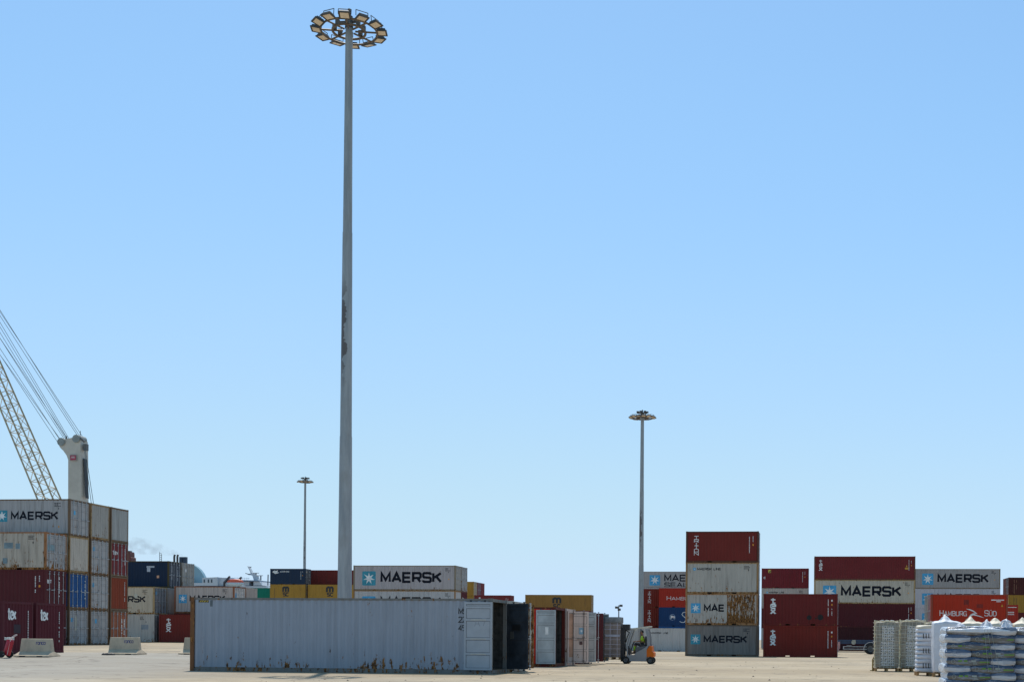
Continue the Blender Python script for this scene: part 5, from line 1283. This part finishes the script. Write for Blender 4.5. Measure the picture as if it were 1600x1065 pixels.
# ------------------------------------------------------------------ carton load held by the forklift
vL = 70.0
q0 = P(998, 1036, vL); FX, FY = q0.x, q0.y
def FL(px): return P(px, 1030, vL).x - FX
t = thing('carton_pallet_load', 'tall strapped stack of brown cartons lifted on the forklift forks', 'pallet load', (FX - 1.42, FY, .2))
pallet(t, .92, 1.1, .02); M_cart = plain('carton_brown', (.26, .20, .17), .7, var=.2, scale=2); M_strap = plain('strap_lilac', (.6, .55, .62), .5)
for i in range(7):
    z_ = .165 + i * .315; b = MB(); b.box(-.44, -.005, -.54, .54, z_, z_ + .308); b.box(.005, .44, -.535, .535, z_, z_ + .306); b.build('carton', M_cart, t)
b = MB()
for x_ in (-.13, .27):
    b.box(x_ - .012, x_ + .012, -.55, -.543, .16, 2.1)
for i in range(7):
    z_ = .32 + i * .27 + (.03 if i % 2 else 0); b.box(-.455, .455, -.553, -.551, z_, z_ + .02); b.box(-.456, -.45, -.55, .55, z_, z_ + .02)
b.build('strap', M_strap, t)
V, Fc = rbox(.93, 1.12, .34, 12, .12, .008, 7); b = MB(); b.add([p + Vector((0, 0, 2.06)) for p in V], Fc, 0, True); b.build('top_wrap', plain('grey_wrap', (.2, .2, .2), .3, var=.3), t)
b = MB(); b.box(-.4, .42, -.556, -.552, 1.3, 1.42); b.build('label_band', plain('label_lavender', (.45, .45, .52)), t)

# ------------------------------------------------------------------ forklift
t = thing('forklift', 'grey and orange counterbalance forklift carrying the tall carton load', 'forklift', (FX, FY, 0))
M_fg = plain('forklift_grey', (.27, .275, .285), .4, var=.06); M_fo = plain('forklift_orange', (.62, .13, .008), .5, var=.05, spec=.2); M_fk = plain('forklift_black', (.022, .022, .025), .5)
b = MB(); yw = .5
b.prism([(-.62, -yw, .30), (-.55, -yw, .14), (.46, -yw, .14), (.50, -yw, .30), (.50, -yw, .80), (.62, -yw, 1.02), (.55, -yw, 1.04), (.40, -yw, .90), (.20, -yw, .78), (-.10, -yw, .62), (-.20, -yw, .50), (-.62, -yw, .48)], (0, 2 * yw, 0)); b.build('body', M_fg, t)
b = MB(); b.prism([(-.12, -.42, .60), (.2, -.42, .76), (.42, -.42, .93), (.52, -.42, .93), (.52, -.42, 1.0), (.0, -.42, .95), (-.14, -.42, .86)], (0, .84, 0)); b.build('battery_cover', plain('cover_dark_grey', (.10, .11, .12), .5), t)
b = MB()
b.prism([(.50, -.49, .40), (.50, -.49, .78), (.66, -.49, 1.01), (.78, -.49, .99), (.80, -.49, .70), (.90, -.49, .62), (.90, -.49, .44), (.86, -.49, .38)], (0, .98, 0)); b.build('counterweight', M_fo, t)
for sy in (-1, 1):
    y_ = sy * .44
    b = MB(); b.path([(-.60, y_, .48), (-.60, y_, .95), (-.50, y_, 1.40), (-.31, y_, 1.93)], .045, 8); b.build('front_pillar', M_fg, t)
    b = MB(); b.prism([(.40, y_ - .035, 1.95), (.56, y_ - .035, 1.95), (.66, y_ - .035, 1.5), (.68, y_ - .035, 1.0), (.54, y_ - .035, 1.0), (.51, y_ - .035, 1.45)], (0, .07, 0)); b.build('rear_pillar', M_fg, t)
b = MB(); M_roofc = plain('guard_cream', (.62, .58, .48), .5)
b.prism([(-.36, -.48, 1.93), (-.36, -.48, 1.985), (.30, -.48, 2.06), (.68, -.48, 2.12), (.70, -.48, 2.05), (.3, -.48, 1.99)], (0, .08, 0)); b.prism([(-.36, .40, 1.93), (-.36, .40, 1.985), (.30, .40, 2.06), (.68, .40, 2.12), (.70, .40, 2.05), (.3, .40, 1.99)], (0, .08, 0))
for i in range(7):
    x_ = -.34 + i * .16; z_ = 1.945 + (x_ + .34) * .115; b.box(x_, x_ + .06, -.399, .399, z_, z_ + .03)
b.build('overhead_guard', M_roofc, t)
for sx, r_, xx in ((-1, .21, -.67), (1, .20, .70)):
    for sy in (-1, 1): wheel(t, xx, sy * .44, r_, r_, .17, plain('forklift_rim', (.12, .12, .12)))
for sy in (-1, 1):
    b = MB(); b.box(-.98, -.90, sy * .28 - .05, sy * .28 + .05, .12, 2.0); b.box(-.885, -.78, sy * .30 - .045, sy * .30 + .045, .14, 2.2); b.build('mast_upright', M_fk, t)
b = MB(); b.box(-.87, -.52, -.3, .3, 1.86, 2.2)
for z_ in (.4, 1.1): b.box(-.86, -.80, -.25, .25, z_, z_ + .1)
b.tube((-.84, 0, .2), (-.84, 0, 2.0), .04); b.path([(-.72, -.2, 1.86), (-.5, -.25, 1.75), (-.62, -.28, 1.5), (-.7, -.25, 1.2)], .03, 6); b.path([(-.66, -.32, .3), (-.6, -.34, .6), (-.66, -.32, .85)], .04, 6); b.build('mast_head', M_fk, t)
b = MB()
for z_ in (.32, .62, 1.15, 1.3): b.box(-1.0, -.985, -.5, .5, z_, z_ + .06)
for y_ in (-.45, -.2, .2, .45): b.box(-1.0, -.985, y_ - .015, y_ + .015, .38, 1.5)
b.build('load_backrest', M_fk, t)
for sy in (-1, 1):
    b = MB(); b.box(-1.04, -1.003, sy * .3 - .05, sy * .3 + .05, .235, .8); b.box(-1.93, -1.04, sy * .3 - .05, sy * .3 + .05, .235, .275); b.build('fork', M_fk, t)
b = MB(); V, Fc = rbox(.44, .46, .12, 6, .6); b.add([p + Vector((.22, 0, .965)) for p in V], Fc, 0, True); V, Fc = rbox(.12, .44, .55, 6, .6); b.add([p + Vector((.42, 0, 1.0)) for p in V], Fc, 0, True); b.build('seat', M_fk, t)
b = MB(); m_ = Matrix.Translation((-.30, 0, 1.16)) @ Matrix.Rotation(R(-55), 4, 'Y')
for i in range(14):
    a0, a1 = 2 * math.pi * i / 14, 2 * math.pi * (i + 1) / 14; b.tube(m_ @ Vector((.15 * math.cos(a0), .15 * math.sin(a0), 0)), m_ @ Vector((.15 * math.cos(a1), .15 * math.sin(a1), 0)), .014, n=5, cap=False)
b.tube((-.30, 0, 1.16), (-.46, 0, .7), .03); b.build('steering_wheel', M_fk, t)
b = MB(); b.prism([(-.62, -.4, .5), (-.62, -.4, .95), (-.52, -.4, 1.0), (-.44, -.4, .75), (-.44, -.4, .5)], (0, .8, 0)); b.build('dashboard', M_fk, t)
b = MB(); b.box(-.62, -.58, -.46, -.38, .55, .9); b.build('headlight', plain('lamp_cream', (.6, .57, .5)), t)
b = MB(); b.box(-.2, -.05, -.43, -.40, 1.86, 1.92); b.build('work_light', plain('lamp_cream2', (.6, .57, .5)), t)

# ------------------------------------------------------------------ driver
def skin(name, pts, edges, rad, mat, par, sub=2):
    me = bpy.data.meshes.new(name); me.from_pydata(pts, edges, []); me.materials.append(mat)
    o = bpy.data.objects.new(name, me); col.objects.link(o); o.parent = par
    md = o.modifiers.new('skin', 'SKIN'); sv = me.skin_vertices[0].data
    for i, r_ in enumerate(rad): sv[i].radius = (r_, r_) if not isinstance(r_, tuple) else r_; sv[i].use_root = (i == 0)
    md.use_smooth_shade = True; ss = o.modifiers.new('sub', 'SUBSURF'); ss.levels = ss.render_levels = sub
    dg = bpy.context.evaluated_depsgraph_get(); ev = bpy.data.meshes.new_from_object(o.evaluated_get(dg)); o.modifiers.clear(); o.data = ev; ev.name = name
    for p in ev.polygons: p.use_smooth = True
    return o
M_skin = plain('skin', (.26, .13, .08), .6, var=.06); M_vest = plain('hi_vis_yellow', (.36, .62, .02), .6, var=.1); M_trs = plain('navy_trousers', (.012, .013, .02), .8); M_hair = plain('black_hair', (.012, .010, .009), .8)
pr = thing('person', 'driver in a yellow hi-vis top and dark trousers seated at the forklift wheel', 'person', (FX + .22, FY, 1.06))
J = [(0, 0, .02), (.02, 0, .22), (.0, 0, .42), (-.03, 0, .52), (-.045, 0, .60),          # 0 pelvis 1 waist 2 chest 3 neck 4 skull base
     (-.06, 0, .68), (-.055, 0, .75),                                                    # 5 face 6 crown
     (0, -.19, .44), (-.12, -.25, .22), (-.36, -.17, .17), (-.44, -.14, .18),             # 7-10 right arm
     (0, .19, .44), (-.12, .25, .22), (-.36, .17, .17), (-.44, .14, .18),                 # 11-14 left arm
     (-.04, -.11, .0), (-.42, -.15, .06), (-.46, -.15, -.34), (-.47, -.15, -.42), (-.60, -.16, -.455),
     (-.04, .11, .0), (-.40, .15, .05), (-.42, .15, -.34), (-.43, .15, -.42), (-.56, .16, -.455)]
E = [(0, 1), (1, 2), (2, 3), (3, 4), (4, 5), (5, 6), (2, 7), (7, 8), (8, 9), (9, 10), (2, 11), (11, 12), (12, 13), (13, 14), (0, 15), (15, 16), (16, 17), (17, 18), (18, 19), (0, 20), (20, 21), (21, 22), (22, 23), (23, 24)]
RAD = [.125, .115, .13, .055, .07, .088, .06, .055, .042, .034, .030, .055, .042, .034, .030, .085, .065, .045, .042, .035, .085, .065, .045, .042, .035]
body = skin('body', J, E, RAD, M_skin, pr)
# face, ears, hands belong to the same skin surface visually
fb = MB()
hc = Vector((-.06, 0, .685))
fb.prism([hc + Vector((-.085, -.012, .01)), hc + Vector((-.125, -.0, -.025)), hc + Vector((-.085, .012, .01)), hc + Vector((-.085, 0, .045))], (0, .001, -.004)); 
for sy in (-1, 1): fb.add([p * 1 for p in [hc + Vector((.0, sy * .088, .02)), hc + Vector((.02, sy * .105, .025)), hc + Vector((.015, sy * .1, -.03)), hc + Vector((-.005, sy * .088, -.03))]], [(0, 1, 2, 3)])
fb.build('nose_and_ears', M_skin, pr)
fb = MB()
for sy in (-1, 1): fb.tube(hc + Vector((-.075, sy * .032, .015)), hc + Vector((-.09, sy * .032, .015)), .009, n=6)
fb.box(hc.x - .088, hc.x - .078, -.022, .022, hc.z - .05, hc.z - .043); fb.build('eyes_and_mouth', M_hair, pr)
for sy, base in ((-1, Vector(J[10])), (1, Vector(J[14]))):
    pts = [tuple(base + Vector((.02, 0, 0))), tuple(base + Vector((-.045, 0, 0)))]; ed = [(0, 1)]; rd = [.026, .030]
    for f_ in range(4):
        y0 = (-.030 + f_ * .020); ln = (.030, .036, .034, .026)[f_]; n0 = len(pts)
        pts += [tuple(base + Vector((-.065, y0, 0))), tuple(base + Vector((-.065 - ln, y0, -.008))), tuple(base + Vector((-.070 - ln, y0, -.030))), tuple(base + Vector((-.052 - ln, y0, -.045)))]
        ed += [(1, n0), (n0, n0 + 1), (n0 + 1, n0 + 2), (n0 + 2, n0 + 3)]; rd += [.0095, .0088, .008, .0072]
    n0 = len(pts); pts += [tuple(base + Vector((-.03, -sy * .036, -.008))), tuple(base + Vector((-.06, -sy * .046, -.022))), tuple(base + Vector((-.078, -sy * .036, -.034)))]; ed += [(1, n0), (n0, n0 + 1), (n0 + 1, n0 + 2)]; rd += [.012, .0105, .0095]
    skin('hand', pts, ed, rd, M_skin, pr, 1)
skin('hi_vis_top', [(0.01, 0, .08), J[1], J[2], (-.02, 0, .49), J[7], (-.10, -.245, .25), J[11], (-.10, .245, .25)], [(0, 1), (1, 2), (2, 3), (2, 4), (4, 5), (2, 6), (6, 7)], [.135, .13, .145, .07, .068, .055, .068, .055], M_vest, pr)
skin('trousers', [J[0], J[15], J[16], (-.435, -.15, -.06), J[20], J[21], (-.405, .15, -.06)], [(0, 1), (1, 2), (2, 3), (0, 4), (4, 5), (5, 6)], [.138, .098, .08, .06, .098, .08, .06], M_trs, pr)
for sy in (-1, 1): skin('reflective_leg_band', [(-.44 + (.02 if sy > 0 else 0), sy * .15, -.05), (-.46 + (.03 if sy > 0 else 0), sy * .15, -.33)], [(0, 1)], [.066, .062], M_vest, pr)
for sy, k_ in ((-1, 18), (1, 23)): skin('boot', [J[k_], tuple(Vector(J[k_]) + Vector((0, 0, -.05))), tuple(Vector(J[k_ + 1]) + Vector((-.02, 0, -.01)))], [(0, 1), (1, 2)], [.055, .055, .045], M_hair, pr)
skin('hair', [(-.02, 0, .66), (-.015, 0, .72), (-.05, 0, .775), (-.09, 0, .765)], [(0, 1), (1, 2), (2, 3)], [(.07, .085), (.08, .092), (.075, .08), (.04, .06)], M_hair, pr)

# ------------------------------------------------------------------ grit and small stones on the yard
b = MB(); r_ = random.Random(12)
for i in range(420):
    y_ = 36 + 45 * r_.random() ** 1.6; x_ = -.30 * y_ * 1.5 + r_.random() * y_ * .95
    if -24.5 < x_ < -10 and 45 < y_ < 70: continue
    z_ = G(x_, y_); q_ = .018 + .035 * r_.random() ** 3
    vs = [Vector((x_, y_, z_)) + Vector((q_ * math.cos(a_) * r_.uniform(.7, 1.3), q_ * math.sin(a_) * r_.uniform(.7, 1.3), 0)) for a_ in (0, 1.2, 2.5, 3.8, 5.1)] + [Vector((x_, y_, z_ + q_ * .9))]
    b.add(vs, [(j, (j + 1) % 5, 5) for j in range(5)])
tag(b.build('grit', plain('grit_stone', (.16, .13, .10), .95, var=.5, scale=1)), kind='stuff')
